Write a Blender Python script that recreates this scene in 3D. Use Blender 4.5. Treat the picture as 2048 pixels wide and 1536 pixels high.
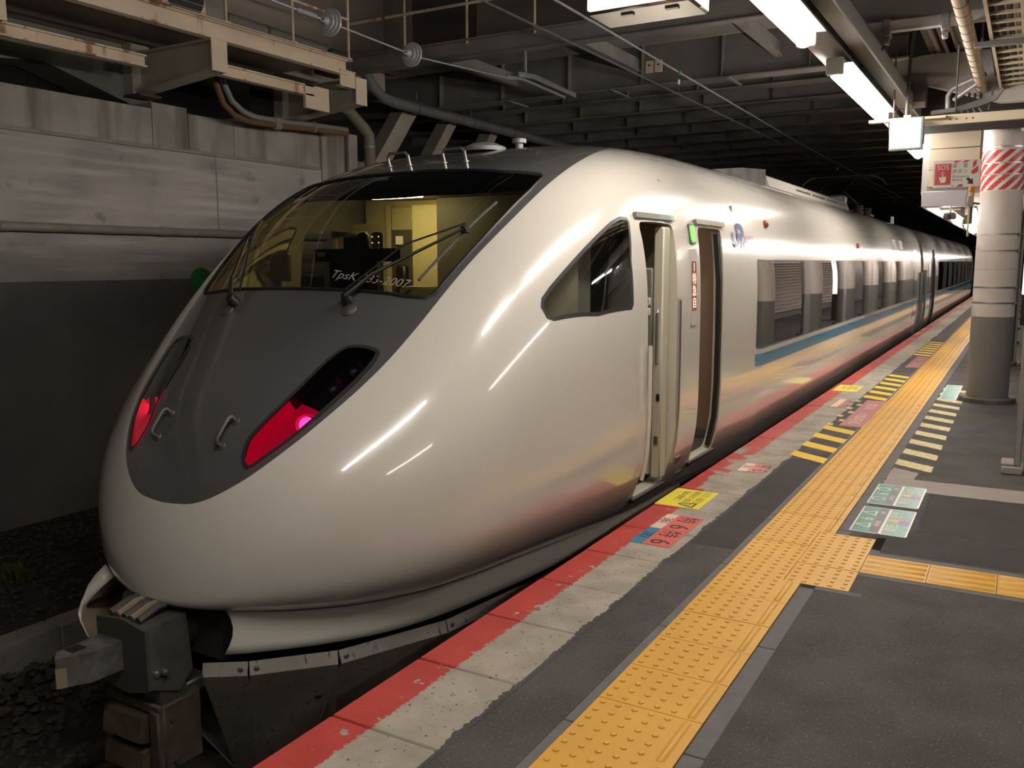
import bpy, math, random
import numpy as np
from mathutils import Vector, Matrix
from mathutils.geometry import delaunay_2d_cdt

for o in list(bpy.data.objects):
    bpy.data.objects.remove(o, do_unlink=True)
SC = bpy.context.scene
COL = SC.collection
random.seed(7)
rnd = random.Random(11)

# ---------------------------------------------------------------- camera
cam_d = bpy.data.cameras.new('camera')
cam_d.sensor_width = 36.0
cam_d.lens = 1752.5 / 2048 * 36.0
cam_d.clip_start = 0.05
cam = bpy.data.objects.new('camera', cam_d)
COL.objects.link(cam)
_r = Vector((0.86543567, 0.50101443, -0.00237568))
_u = Vector((-0.06625025, 0.11913594, 0.9906652))
_f = Vector((-0.49662059, 0.85719961, -0.13629682))
cam.matrix_world = Matrix(((_r.x, _u.x, -_f.x, 0.0), (_r.y, _u.y, -_f.y, 0.0),
                           (_r.z, _u.z, -_f.z, 1.5316), (0, 0, 0, 1)))
SC.camera = cam

# ---------------------------------------------------------------- world, exposure, lamp levels
world = bpy.data.worlds.new('night')
world.use_nodes = True
world.node_tree.nodes['Background'].inputs[0].default_value = (0.9, 0.85, 0.8, 1)
world.node_tree.nodes['Background'].inputs[1].default_value = 0.010
SC.world = world
SC.view_settings.view_transform = 'Standard'
SC.view_settings.look = 'None'
SC.view_settings.exposure = 0.28
SC.view_settings.gamma = 1.0
SC.view_settings.use_curve_mapping = False
LAMP = 50.0          # tubes along the platform edge
LAMP_FILL = 20.0    # unseen fill tubes added further in on the platform
CAB_LIGHT = 48.0
SIGN_LIGHT = 9.0
WARM = (1.0, 0.915, 0.82)

# ---------------------------------------------------------------- materials
MATS = {}


def nodes_of(m):
    m.use_nodes = True
    nt = m.node_tree
    return nt, nt.nodes, nt.links, nt.nodes['Principled BSDF']


def mat(name, rgb, rough=0.5, metal=0.0, noise=None, bump=None, coat=0.0, spots=None, streak=None, spec=0.5):
    """noise=(scale, amount, rgb2) ; bump=(scale,strength) ; spots=(scale,threshold,rgb) ; streak=(rgb,amount)"""
    if name in MATS:
        return MATS[name]
    m = bpy.data.materials.new(name)
    nt, N, L, P = nodes_of(m)
    P.inputs['Roughness'].default_value = rough
    P.inputs['Metallic'].default_value = metal
    P.inputs['Coat Weight'].default_value = coat
    P.inputs['Coat Roughness'].default_value = 0.06
    P.inputs['Specular IOR Level'].default_value = spec
    geo = N.new('ShaderNodeNewGeometry')
    col = None

    def rgbnode(c):
        n = N.new('ShaderNodeRGB')
        n.outputs[0].default_value = (*c, 1)
        return n.outputs[0]

    def mix(a, b, fac):
        n = N.new('ShaderNodeMix')
        n.data_type = 'RGBA'
        L.new(fac, n.inputs[0])
        L.new(a, n.inputs[6])
        L.new(b, n.inputs[7])
        return n.outputs[2]

    def ramp(src, lo, hi):
        n = N.new('ShaderNodeMapRange')
        n.inputs[1].default_value = lo
        n.inputs[2].default_value = hi
        L.new(src, n.inputs[0])
        return n.outputs[0]

    def tex(scale, detail=6, vec=None):
        n = N.new('ShaderNodeTexNoise')
        n.inputs['Scale'].default_value = scale
        n.inputs['Detail'].default_value = detail
        L.new(vec or geo.outputs['Position'], n.inputs['Vector'])
        return n.outputs['Fac']

    col = rgbnode(rgb)
    if noise:
        s, amt, c2 = noise
        f = ramp(tex(s), 0.5 - 0.5 / max(amt, .01) * 0.25, 0.5 + 0.5 / max(amt, .01) * 0.25)
        col = mix(col, rgbnode(c2), f)
    if spots:
        s, th, c2 = spots
        f = ramp(tex(s, 2), th, th + 0.05)
        col = mix(col, rgbnode(c2), f)
    if streak:
        c2, lo, hi, sc = streak
        mp = N.new('ShaderNodeMapping')
        mp.inputs['Scale'].default_value = sc
        L.new(geo.outputs['Position'], mp.inputs[0])
        f = ramp(tex(1.0, 5, mp.outputs[0]), lo, hi)
        col = mix(col, rgbnode(c2), f)
    L.new(col, P.inputs['Base Color'])
    if bump:
        s, st = bump
        b = N.new('ShaderNodeBump')
        b.inputs['Strength'].default_value = st
        b.inputs['Distance'].default_value = 0.01
        L.new(tex(s, 8), b.inputs['Height'])
        L.new(b.outputs[0], P.inputs['Normal'])
    MATS[name] = m
    return m


def emat(name, rgb, strength):
    if name in MATS:
        return MATS[name]
    m = bpy.data.materials.new(name)
    nt, N, L, P = nodes_of(m)
    P.inputs['Base Color'].default_value = (*rgb, 1)
    P.inputs['Emission Color'].default_value = (*rgb, 1)
    P.inputs['Emission Strength'].default_value = strength
    MATS[name] = m
    return m


def glassmat(name, tint, refl=0.0, rough=0.02):
    """thin pane: tinted see-through mixed with a mirror reflection by Fresnel"""
    if name in MATS:
        return MATS[name]
    m = bpy.data.materials.new(name)
    m.use_nodes = True
    nt = m.node_tree
    N, L = nt.nodes, nt.links
    N.remove(N['Principled BSDF'])
    tr = N.new('ShaderNodeBsdfTransparent')
    tr.inputs[0].default_value = (*tint, 1)
    gl = N.new('ShaderNodeBsdfGlossy')
    gl.inputs['Roughness'].default_value = rough
    gl.inputs['Color'].default_value = (1, 1, 1, 1)
    fr = N.new('ShaderNodeFresnel')
    fr.inputs[0].default_value = 1.5
    ad = N.new('ShaderNodeMath')
    ad.operation = 'ADD'
    ad.use_clamp = True
    ad.inputs[1].default_value = refl
    L.new(fr.outputs[0], ad.inputs[0])
    mx = N.new('ShaderNodeMixShader')
    L.new(ad.outputs[0], mx.inputs[0])
    L.new(tr.outputs[0], mx.inputs[1])
    L.new(gl.outputs[0], mx.inputs[2])
    L.new(mx.outputs[0], N['Material Output'].inputs[0])
    MATS[name] = m
    return m


def paint_two_sided(name, rgb, inner, rough, coat):
    """body paint outside, dark lining on the back of the sheet"""
    m = mat(name, rgb, rough, 0, coat=coat)
    nt, N, L, P = nodes_of(m)
    g = N.new('ShaderNodeNewGeometry')
    mx = N.new('ShaderNodeMix')
    mx.data_type = 'RGBA'
    L.new(g.outputs['Backfacing'], mx.inputs[0])
    mx.inputs[6].default_value = (*rgb, 1)
    mx.inputs[7].default_value = (*inner, 1)
    L.new(mx.outputs[2], P.inputs['Base Color'])
    return m


M_WHITE = paint_two_sided('train_white', (0.69, 0.66, 0.595), (0.20, 0.19, 0.16), 0.22, 1.0)
M_MASK = paint_two_sided('train_grey', (0.088, 0.088, 0.089), (0.02, 0.02, 0.02), 0.25, 0.7)
M_ROOF = mat('roof_grey', (0.50, 0.46, 0.40), 0.4, noise=(1.6, .8, (0.40, 0.36, 0.30)))
M_BAND = paint_two_sided('window_band_grey', (0.17, 0.17, 0.19), (0.05, 0.05, 0.05), 0.14, 1.0)
M_STRIPE = mat('stripe_blue', (0.0, 0.22, 0.42), 0.25, coat=1.0)
M_BLACK = mat('black_rubber', (0.012, 0.012, 0.012), 0.45)
M_FRAME = mat('frame_dark', (0.030, 0.031, 0.034), 0.35)
M_WSGLASS = glassmat('windscreen_glass', (0.62, 0.58, 0.40), 0.0)
M_SIDEGLASS = glassmat('cab_side_glass', (0.72, 0.72, 0.70), 0.04)
M_CARGLASS = glassmat('saloon_glass', (0.10, 0.10, 0.10), 0.36, 0.012)
M_LENS = glassmat('headlamp_glass', (0.45, 0.45, 0.47), 0.0)
M_REDLENS = glassmat('tail_lens', (0.75, 0.05, 0.07), 0.0)
M_STEEL = mat('steel', (0.45, 0.44, 0.42), 0.35, 0.9)
M_STEELD = mat('steel_dark', (0.16, 0.155, 0.15), 0.5, 0.7)
M_GALV = mat('galvanised', (0.40, 0.41, 0.42), 0.5, 0.5, noise=(20, .6, (0.3, 0.3, 0.31)))
M_CONC = mat('concrete', (0.36, 0.33, 0.29), 0.85, noise=(5, .7, (0.28, 0.255, 0.22)), bump=(60, .25),
             spots=(55, .665, (0.11, 0.10, 0.085)))
M_ASPH = mat('asphalt', (0.080, 0.073, 0.069), 0.75, noise=(3.0, 1.2, (0.105, 0.097, 0.091)), bump=(150, .9),
             spots=(120, .63, (0.24, 0.225, 0.205)), spec=0.22)
M_ASPH2 = mat('asphalt_patch', (0.052, 0.047, 0.046), 0.75, noise=(4, .6, (0.064, 0.059, 0.057)), bump=(200, .5),
              spots=(120, .68, (0.16, 0.15, 0.145)), spec=0.22)
M_MORTAR = mat('mortar_grey', (0.17, 0.162, 0.16), 0.8, noise=(9, .7, (0.145, 0.14, 0.137)), bump=(90, .3), spec=0.22)
M_PATCH = mat('concrete_patch', (0.36, 0.31, 0.275), 0.7, noise=(6, .6, (0.31, 0.27, 0.24)), bump=(80, .2), spec=0.22)
M_TILE = mat('tactile_yellow', (0.72, 0.385, 0.040), 0.45, noise=(3.5, .5, (0.64, 0.34, 0.045)), spots=(26, .745, (0.42, 0.24, 0.06)))
M_YEL = mat('paint_yellow', (0.83, 0.55, 0.045), 0.5, noise=(8, .5, (0.75, 0.49, 0.04)), spec=0.22)
M_YELW = mat('paint_yellow_worn', (0.76, 0.60, 0.22), 0.5, noise=(24, .7, (0.42, 0.34, 0.17)), spec=0.22)
M_WALL = mat('wall_concrete', (0.50, 0.468, 0.44), 0.9, noise=(1.6, 1.0, (0.38, 0.355, 0.335)), bump=(7, .8),
             streak=((0.62, 0.58, 0.55), .48, .70, (0.7, 0.7, 9.0)), spots=(3.2, .66, (0.30, 0.28, 0.262)))
M_WALLUP = mat('wall_stained', (0.50, 0.465, 0.425), 0.9, bump=(25, .3), noise=(1.5, .8, (0.34, .31, .28)),
               streak=((0.17, 0.145, 0.12), .50, .72, (5.0, 3.2, 0.35)))
M_CREAM = mat('girder_cream', (0.80, 0.67, 0.50), 0.6, noise=(2.5, .7, (0.72, 0.59, 0.44)),
              streak=((0.34, 0.17, 0.075), .60, .68, (7.0, 5.0, 0.7)))
M_CREAMG = mat('bracket_grey', (0.50, 0.45, 0.37), 0.6, noise=(3, .7, (0.42, 0.37, 0.30)))
M_RUST = mat('rust', (0.14, 0.075, 0.04), 0.85, noise=(14, 1, (0.08, 0.05, 0.032)))
M_DARKST = mat('bridge_steel', (0.27, 0.25, 0.235), 0.75, noise=(2.0, .8, (0.19, 0.175, 0.165)))
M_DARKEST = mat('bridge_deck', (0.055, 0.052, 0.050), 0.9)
M_BROWNP = mat('brown_panel', (0.40, 0.335, 0.28), 0.75, noise=(2, .6, (0.35, 0.295, 0.25)))
M_CANOPY = mat('canopy_white', (0.52, 0.49, 0.47), 0.5, noise=(3, .5, (0.46, 0.44, 0.42)))
M_CANOPYG = mat('canopy_grey', (0.27, 0.255, 0.245), 0.55)
M_BEIGE = mat('beige_panel', (0.30, 0.255, 0.19), 0.6)
M_PILLAR = mat('pillar_white', (0.60, 0.545, 0.50), 0.38, noise=(2, .4, (0.56, 0.51, 0.465)))
M_PILLARG = mat('pillar_grey', (0.185, 0.175, 0.165), 0.42, noise=(2.5, .5, (0.165, 0.157, 0.148)))
M_RED = mat('sign_red', (0.55, 0.035, 0.045), 0.35)
M_SIGNW = mat('sign_white', (0.75, 0.71, 0.65), 0.35)
M_INK = mat('ink_black', (0.018, 0.016, 0.018), 0.5)
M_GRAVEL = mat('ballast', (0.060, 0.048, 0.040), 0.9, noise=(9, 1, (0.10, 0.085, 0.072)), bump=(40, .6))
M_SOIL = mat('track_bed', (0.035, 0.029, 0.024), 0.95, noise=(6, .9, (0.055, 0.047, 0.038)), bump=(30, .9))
M_PIPE = mat('pipe_grey', (0.36, 0.33, 0.29), 0.6, noise=(4, .8, (0.28, 0.255, 0.225)))
M_PIPECR = mat('pipe_wrapped', (0.60, 0.49, 0.37), 0.55, noise=(6, .6, (0.54, 0.43, 0.32)))
M_TRAY = mat('tray_beige', (0.50, 0.43, 0.31), 0.5)
M_CABLE = mat('cable', (0.06, 0.055, 0.05), 0.6)
M_CABLEG = mat('cable_grey', (0.13, 0.125, 0.12), 0.6)
M_TUBE = emat('lamp_tube', WARM, LAMP)
M_TUBEFILL = emat('lamp_tube_fill', WARM, LAMP_FILL)
M_PLASTIC = mat('plastic_dark', (0.03, 0.032, 0.038), 0.4)
M_CABWALL = mat('cab_wall', (0.42, 0.37, 0.22), 0.6)
M_CABDOORP = mat('cab_panel', (0.33, 0.30, 0.18), 0.55)
M_CABDARK = mat('cab_dark', (0.06, 0.057, 0.045), 0.6)
M_DOORIN = mat('door_lining', (0.55, 0.52, 0.42), 0.45)
M_VEST = mat('vestibule_brown', (0.30, 0.20, 0.145), 0.5)
M_FLOORD = mat('sill_dark', (0.12, 0.10, 0.085), 0.6)


# ---------------------------------------------------------------- mesh helpers
class MB:
    def __init__(self):
        self.v, self.f = [], []

    def add(self, verts, faces):
        n = len(self.v)
        self.v += [tuple(q) for q in verts]
        self.f += [tuple(i + n for i in f) for f in faces]
        return self

    def box(self, x0, x1, y0, y1, z0, z1, b=0.0):
        if x1 < x0: x0, x1 = x1, x0
        if y1 < y0: y0, y1 = y1, y0
        if z1 < z0: z0, z1 = z1, z0
        b = min(b, (x1 - x0) * .45, (y1 - y0) * .45, (z1 - z0) * .45)
        if b <= 0:
            v = [(x, y, z) for x in (x0, x1) for y in (y0, y1) for z in (z0, z1)]
            f = [(0, 1, 3, 2), (4, 6, 7, 5), (0, 4, 5, 1), (2, 3, 7, 6), (0, 2, 6, 4), (1, 5, 7, 3)]
            return self.add(v, f)
        X, Y, Z = (x0, x1), (y0, y1), (z0, z1)
        v, idx = [], {}
        for i in (0, 1):
            for j in (0, 1):
                for k in (0, 1):
                    sx, sy, sz = (b, -b)[i], (b, -b)[j], (b, -b)[k]
                    for a, q in enumerate(((X[i], Y[j] + sy, Z[k] + sz), (X[i] + sx, Y[j], Z[k] + sz), (X[i] + sx, Y[j] + sy, Z[k]))):
                        idx[(i, j, k, a)] = len(v)
                        v.append(q)
        f = []
        for s in (0, 1):
            f.append([idx[(s, 0, 0, 0)], idx[(s, 1, 0, 0)], idx[(s, 1, 1, 0)], idx[(s, 0, 1, 0)]])
            f.append([idx[(0, s, 0, 1)], idx[(1, s, 0, 1)], idx[(1, s, 1, 1)], idx[(0, s, 1, 1)]])
            f.append([idx[(0, 0, s, 2)], idx[(1, 0, s, 2)], idx[(1, 1, s, 2)], idx[(0, 1, s, 2)]])
        for i in (0, 1):
            for j in (0, 1):
                f.append([idx[(i, j, 0, 0)], idx[(i, j, 1, 0)], idx[(i, j, 1, 1)], idx[(i, j, 0, 1)]])
                f.append([idx[(i, 0, j, 0)], idx[(i, 1, j, 0)], idx[(i, 1, j, 2)], idx[(i, 0, j, 2)]])
                f.append([idx[(0, i, j, 1)], idx[(1, i, j, 1)], idx[(1, i, j, 2)], idx[(0, i, j, 2)]])
        for i in (0, 1):
            for j in (0, 1):
                for k in (0, 1):
                    f.append([idx[(i, j, k, 0)], idx[(i, j, k, 1)], idx[(i, j, k, 2)]])
        c = Vector(((x0 + x1) / 2, (y0 + y1) / 2, (z0 + z1) / 2))
        out = []
        for q in f:
            p0, p1, p2 = (Vector(v[i]) for i in q[:3])
            n = (p1 - p0).cross(p2 - p0)
            m = sum((Vector(v[i]) for i in q), Vector()) / len(q)
            out.append(q if n.dot(m - c) > 0 else q[::-1])
        return self.add(v, out)

    def tube(self, path, r, n=10, cap=True):
        path = [Vector(q) for q in path]
        rs = r if isinstance(r, (list, tuple)) else [r] * len(path)
        rings = []
        ref = None
        for i, q in enumerate(path):
            if i == 0: d = path[1] - path[0]
            elif i == len(path) - 1: d = path[-1] - path[-2]
            else: d = (path[i + 1] - q).normalized() + (q - path[i - 1]).normalized()
            d.normalize()
            if ref is None:
                ref = Vector((0, 0, 1)) if abs(d.z) < .9 else Vector((1, 0, 0))
            a = (ref - d * ref.dot(d)).normalized()
            ref = a
            b = d.cross(a)
            rings.append([q + (a * math.cos(2 * math.pi * k / n) + b * math.sin(2 * math.pi * k / n)) * rs[i] for k in range(n)])
        v = [p for rg in rings for p in rg]
        f = []
        for i in range(len(rings) - 1):
            for k in range(n):
                k2 = (k + 1) % n
                f.append((i * n + k, i * n + k2, (i + 1) * n + k2, (i + 1) * n + k))
        if cap:
            f.append(tuple(range(n))[::-1])
            f.append(tuple((len(rings) - 1) * n + k for k in range(n)))
        return self.add(v, f)

    def cyl(self, a, b, r, n=16):
        return self.tube([a, b], r, n)

    def lathe(self, c, axis, prof, n=24):
        """prof: list of (distance along axis, radius)"""
        c, ax = Vector(c), Vector(axis).normalized()
        return self.tube([c + ax * h for h, _ in prof], [max(r, 1e-4) for _, r in prof], n) if False else self._lathe(c, ax, prof, n)

    def _lathe(self, c, ax, prof, n):
        ref = Vector((0, 0, 1)) if abs(ax.z) < .9 else Vector((1, 0, 0))
        a = (ref - ax * ref.dot(ax)).normalized()
        b = ax.cross(a)
        v, f = [], []
        for h, r in prof:
            for k in range(n):
                t = 2 * math.pi * k / n
                v.append(c + ax * h + (a * math.cos(t) + b * math.sin(t)) * r)
        for i in range(len(prof) - 1):
            for k in range(n):
                k2 = (k + 1) % n
                f.append((i * n + k, i * n + k2, (i + 1) * n + k2, (i + 1) * n + k))
        f.append(tuple(range(n))[::-1])
        f.append(tuple((len(prof) - 1) * n + k for k in range(n)))
        return self.add(v, f)

    def prism(self, poly, axis, a, b):
        """2D polygon extruded along axis 'x','y' or 'z' from a to b; poly in the other two coordinates in order"""
        def P(u, w, h):
            return {'x': (h, u, w), 'y': (u, h, w), 'z': (u, w, h)}[axis]
        n = len(poly)
        ar = sum(poly[i][0] * poly[(i + 1) % n][1] - poly[(i + 1) % n][0] * poly[i][1] for i in range(n))
        if ar < 0: poly = poly[::-1]
        if a > b: a, b = b, a
        v = [P(u, w, a) for u, w in poly] + [P(u, w, b) for u, w in poly]
        f = [tuple(range(n))[::-1], tuple(range(n, 2 * n))] + [(i, (i + 1) % n, n + (i + 1) % n, n + i) for i in range(n)]
        if axis == 'y':
            f = [q[::-1] for q in f]
        return self.add(v, f)

    def quadbar(self, a, b, w, h, up=(0, 0, 1)):
        """rectangular bar between two points"""
        a, b = Vector(a), Vector(b)
        d = (b - a).normalized()
        up = Vector(up)
        s = d.cross(up).normalized()
        u = s.cross(d)
        v = []
        for q in (a, b):
            for i, j in ((-1, -1), (1, -1), (1, 1), (-1, 1)):
                v.append(q + s * (i * w / 2) + u * (j * h / 2))
        return self.add(v, [(0, 1, 2, 3)[::-1], (4, 5, 6, 7), (0, 1, 5, 4), (1, 2, 6, 5), (2, 3, 7, 6), (3, 0, 4, 7)])

    def ibeam(self, a, b, w, h, tf=0.02, tw=0.015):
        """I section, horizontal, from a to b, b on z = top"""
        a, b = Vector(a), Vector(b)
        for dz, hh, ww in ((-tf / 2, tf, w), (-h / 2, h - 2 * tf, tw), (-h + tf / 2, tf, w)):
            self.quadbar(a + Vector((0, 0, dz)), b + Vector((0, 0, dz)), ww, hh)
        return self


def root_of(o):
    loc = Vector((0, 0, 0))
    while o is not None:
        loc += Vector(o.location)
        o = o.parent
    return loc


def mesh_from(name, mb, m, origin=Vector((0, 0, 0)), smooth=40):
    me = bpy.data.meshes.new(name)
    me.from_pydata([tuple(Vector(q) - origin) for q in mb.v], [], mb.f)
    if isinstance(m, (list, tuple)):
        for k in m: me.materials.append(k)
    else:
        me.materials.append(m)
    me.validate()
    if smooth:
        me.polygons.foreach_set('use_smooth', [True] * len(me.polygons))
        me.set_sharp_from_angle(angle=math.radians(smooth))
    me.update()
    return me


def tag(o, label=None, cat=None, group=None, kind=None):
    if label: o['label'] = label
    if cat: o['category'] = cat
    if group: o['group'] = group
    if kind: o['kind'] = kind
    return o


def thing(name, label, cat, loc=(0, 0, 0), group=None):
    o = bpy.data.objects.new(name, None)
    o.empty_display_size = 0.1
    COL.objects.link(o)
    o.location = loc
    return tag(o, label, cat, group)


def part(name, mb, m, parent=None, label=None, smooth=40, kind=None):
    org = root_of(parent) if parent else Vector((0, 0, 0))
    o = bpy.data.objects.new(name, mesh_from(name, mb, m, org, smooth))
    COL.objects.link(o)
    if parent: o.parent = parent
    return tag(o, label, None, None, kind)


def single(name, mb, m, label, cat, group=None, smooth=40):
    """a thing that is one mesh, its origin at the middle of its base"""
    a = np.array(mb.v)
    org = Vector(((a[:, 0].min() + a[:, 0].max()) / 2, (a[:, 1].min() + a[:, 1].max()) / 2, a[:, 2].min()))
    o = bpy.data.objects.new(name, mesh_from(name, mb, m, org, smooth))
    o.location = org
    COL.objects.link(o)
    return tag(o, label, cat, group)


def struct(name, mb, m, parent=None, smooth=40):
    o = part(name, mb, m, parent, smooth=smooth)
    o['kind'] = 'structure'
    return o


def dup(root, loc, label=None, group=None):
    r = root.copy()
    COL.objects.link(r)
    r.location = loc
    if label: r['label'] = label
    if group: r['group'] = group
    for ch in list(root.children):
        c = ch.copy(); COL.objects.link(c); c.parent = r
        for g in ch.children:
            d = g.copy(); COL.objects.link(d); d.parent = c
    return r


def text_mb(s, size, origin, right, up, align='CENTER', aspect=1.0, depth=0.0):
    """lettering turned into a flat mesh lying in the plane of right/up"""
    cu = bpy.data.curves.new('lettering', 'FONT')
    cu.body = s
    cu.size = size
    cu.align_x = align
    cu.align_y = 'CENTER'
    cu.resolution_u = 3
    o = bpy.data.objects.new('lettering', cu)
    COL.objects.link(o)
    dg = bpy.context.evaluated_depsgraph_get()
    me = o.evaluated_get(dg).to_mesh()
    vs = [v.co.copy() for v in me.vertices]
    fs = [tuple(p.vertices) for p in me.polygons]
    o.evaluated_get(dg).to_mesh_clear()
    bpy.data.objects.remove(o)
    bpy.data.curves.remove(cu)
    R, U, O = Vector(right), Vector(up), Vector(origin)
    nz = R.cross(U)
    mb = MB()
    flip = False
    out = []
    for f in fs:
        a, b, c = (vs[i] for i in f[:3])
        out.append(f if (b - a).cross(c - a).z >= 0 else f[::-1])
    mb.add([O + R * (v.x * aspect) + U * v.y for v in vs], out)
    return mb


def flat_poly(pts, origin, right, up, thick=0.0):
    """flat polygon (possibly with thickness) in a plane"""
    R, U, O = Vector(right), Vector(up), Vector(origin)
    nz = R.cross(U)
    n = len(pts)
    ar = sum(pts[i][0] * pts[(i + 1) % n][1] - pts[(i + 1) % n][0] * pts[i][1] for i in range(n))
    if ar < 0: pts = pts[::-1]
    mb = MB()
    top = [O + R * x + U * y + nz * thick for x, y in pts]
    if thick <= 0:
        return mb.add(top, [tuple(range(n))])
    bot = [O + R * x + U * y for x, y in pts]
    return mb.add(bot + top, [tuple(range(n))[::-1], tuple(range(n, 2 * n))] + [(i, (i + 1) % n, n + (i + 1) % n, n + i) for i in range(n)])


def rrect(x0, x1, y0, y1, r, n=4):
    out = []
    for cx, cy, a0 in ((x1 - r, y1 - r, 0), (x0 + r, y1 - r, 90), (x0 + r, y0 + r, 180), (x1 - r, y0 + r, 270)):
        for k in range(n + 1):
            a = math.radians(a0 + 90 * k / n)
            out.append((cx + r * math.cos(a), cy + r * math.sin(a)))
    return out


def ribbon(pts, w, origin, right, up):
    mb = MB()
    R, U, O = Vector(right), Vector(up), Vector(origin)
    L_, R_ = [], []
    for i, p in enumerate(pts):
        a = Vector(pts[max(i - 1, 0)]); b = Vector(pts[min(i + 1, len(pts) - 1)])
        d = (b - a).normalized(); n = Vector((-d.y, d.x))
        p = Vector(p)
        L_.append(p + n * w / 2); R_.append(p - n * w / 2)
    v = [O + R * q.x + U * q.y for q in L_ + R_]
    k = len(pts)
    return mb.add(v, [(k + i, k + i + 1, i + 1, i) for i in range(k - 1)])


# ================================================================ SETTING: platform
XE = -1.955           # platform edge
PY0, PY1 = -2.0, 62.0
floor = thing('floor', None, None, (0, 0, 0))
floor['kind'] = 'structure'
floor['label'] = 'asphalt station platform with yellow tactile strip and red edge'
mb = MB().box(-1.51, -1.25, PY0, PY1, -0.30, 0.0)
struct('asphalt_strip', mb, M_ASPH, floor)
# a ragged asphalt lip over the kerb stones
mb = MB()
y = PY0
top, bot = [], []
while y < 20:
    top.append((-1.510 + .006 * math.sin(y * 7.3) + .005 * math.sin(y * 19.1) + rnd.uniform(-.010, .006), y)); y += rnd.uniform(.008, .018)
for i in range(len(top) - 1):
    (xa, ya), (xb, yb) = top[i], top[i + 1]
    mb.add([(xa, ya, .0012), (xb, yb, .0012), (-1.49, yb, .0022), (-1.49, ya, .0022)], [(0, 3, 2, 1)])
struct('asphalt_lip', mb, M_ASPH, floor, smooth=0)
struct('asphalt_ground', MB().box(-0.755, 7.0, PY0, PY1, -0.30, 0.0), M_ASPH, floor)
struct('tactile_bed', MB().box(-1.21, -0.828, PY0, PY1, -0.30, -0.004), M_MORTAR, floor)
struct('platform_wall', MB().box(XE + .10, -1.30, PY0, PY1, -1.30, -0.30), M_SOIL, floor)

# mortar borders along the tactile strip, laid in lengths
for x0, x1, st in ((-1.25, -1.211, .9), (-0.827, -0.755, .9)):
    y = PY0
    k = 0
    base = None
    while y < 24:
        if base is None:
            base = mesh_from('mortar_border', MB().box(x0, x1, 0.003, st - .003, -.05, 0.001, .003), M_MORTAR)
        o = bpy.data.objects.new('mortar_border', base)
        COL.objects.link(o); o.parent = floor; o.location = (0, y, 0); o['kind'] = 'structure'
        y += st
    o = struct('mortar_border', MB().box(x0, x1, y, PY1, -.05, 0.001), M_MORTAR, floor)

# kerb stones, painted red along the edge (paint worn in places)
def kerb_material():
    m = mat('kerb_stone', (0.40, 0.365, 0.31), 0.85, spec=0.22)
    nt, N, L, P = nodes_of(m)
    geo = N.new('ShaderNodeNewGeometry')
    sep = N.new('ShaderNodeSeparateXYZ'); L.new(geo.outputs['Position'], sep.inputs[0])

    def noise(s, d=4):
        n = N.new('ShaderNodeTexNoise'); n.inputs['Scale'].default_value = s; n.inputs['Detail'].default_value = d
        L.new(geo.outputs['Position'], n.inputs['Vector']); return n.outputs['Fac']

    def rng(src, a, b, c=0., d=1.):
        n = N.new('ShaderNodeMapRange')
        for i, q in enumerate((a, b, c, d)): n.inputs[i + 1].default_value = q
        L.new(src, n.inputs[0]); return n.outputs[0]

    def mth(op, a, b):
        n = N.new('ShaderNodeMath'); n.operation = op
        for i, q in enumerate((a, b)):
            if isinstance(q, (int, float)): n.inputs[i].default_value = q
            else: L.new(q, n.inputs[i])
        return n.outputs[0]

    def mixc(a, b, f):
        n = N.new('ShaderNodeMix'); n.data_type = 'RGBA'
        for s, q in ((6, a), (7, b)):
            if isinstance(q, tuple): n.inputs[s].default_value = (*q, 1)
            else: L.new(q, n.inputs[s])
        L.new(f, n.inputs[0]); return n.outputs[2]
    stone = mixc((0.385, 0.345, 0.285), (0.285, 0.255, 0.21), rng(noise(5.0, 6), .38, .66))
    stone = mixc(stone, (0.09, 0.08, 0.065), rng(noise(48, 2), .66, .70))
    stone = mixc(stone, (0.15, 0.13, 0.105), rng(noise(16, 2), .72, .745))
    red = mixc((0.46, 0.060, 0.050), (0.39, 0.050, 0.043), rng(noise(4, 4), .4, .65))
    # wear: little flakes near the inner border, more where doors stop
    xd = mth('SUBTRACT', sep.outputs[0], -1.782)
    edge = mth('ADD', xd, mth('MULTIPLY', mth('SUBTRACT', noise(45, 3), .5), .05))
    inside = rng(edge, 0.004, -0.004)
    flake = rng(mth('ADD', noise(22, 6), rng(xd, -.11, 0., 0., .13)), .70, .73)
    door = mth('MULTIPLY', rng(sep.outputs[1], 5.5, 5.9), rng(sep.outputs[1], 7.3, 6.6))
    worn = rng(mth('ADD', noise(7, 8), mth('MULTIPLY', door, mth('ADD', .12, mth('MULTIPLY', xd, .9)))), .545, .60)
    worn = mth('MULTIPLY', worn, rng(door, .02, .2))
    far = rng(mth('ADD', noise(2.2, 6), rng(sep.outputs[1], 12., 30., -.05, .10)), .56, .64)
    far = mth('MULTIPLY', far, rng(sep.outputs[1], 9., 12.))
    keep = mth('MULTIPLY', inside, mth('SUBTRACT', 1.0, mth('MAXIMUM', mth('MAXIMUM', flake, worn), far)))
    L.new(mixc(stone, red, keep), P.inputs['Base Color'])
    L.new(rng(keep, 0, 1, .85, .5), P.inputs['Roughness'])
    b = N.new('ShaderNodeBump'); b.inputs['Strength'].default_value = .3; b.inputs['Distance'].default_value = .008
    L.new(noise(70, 6), b.inputs['Height']); L.new(b.outputs[0], P.inputs['Normal'])
    return m


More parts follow.
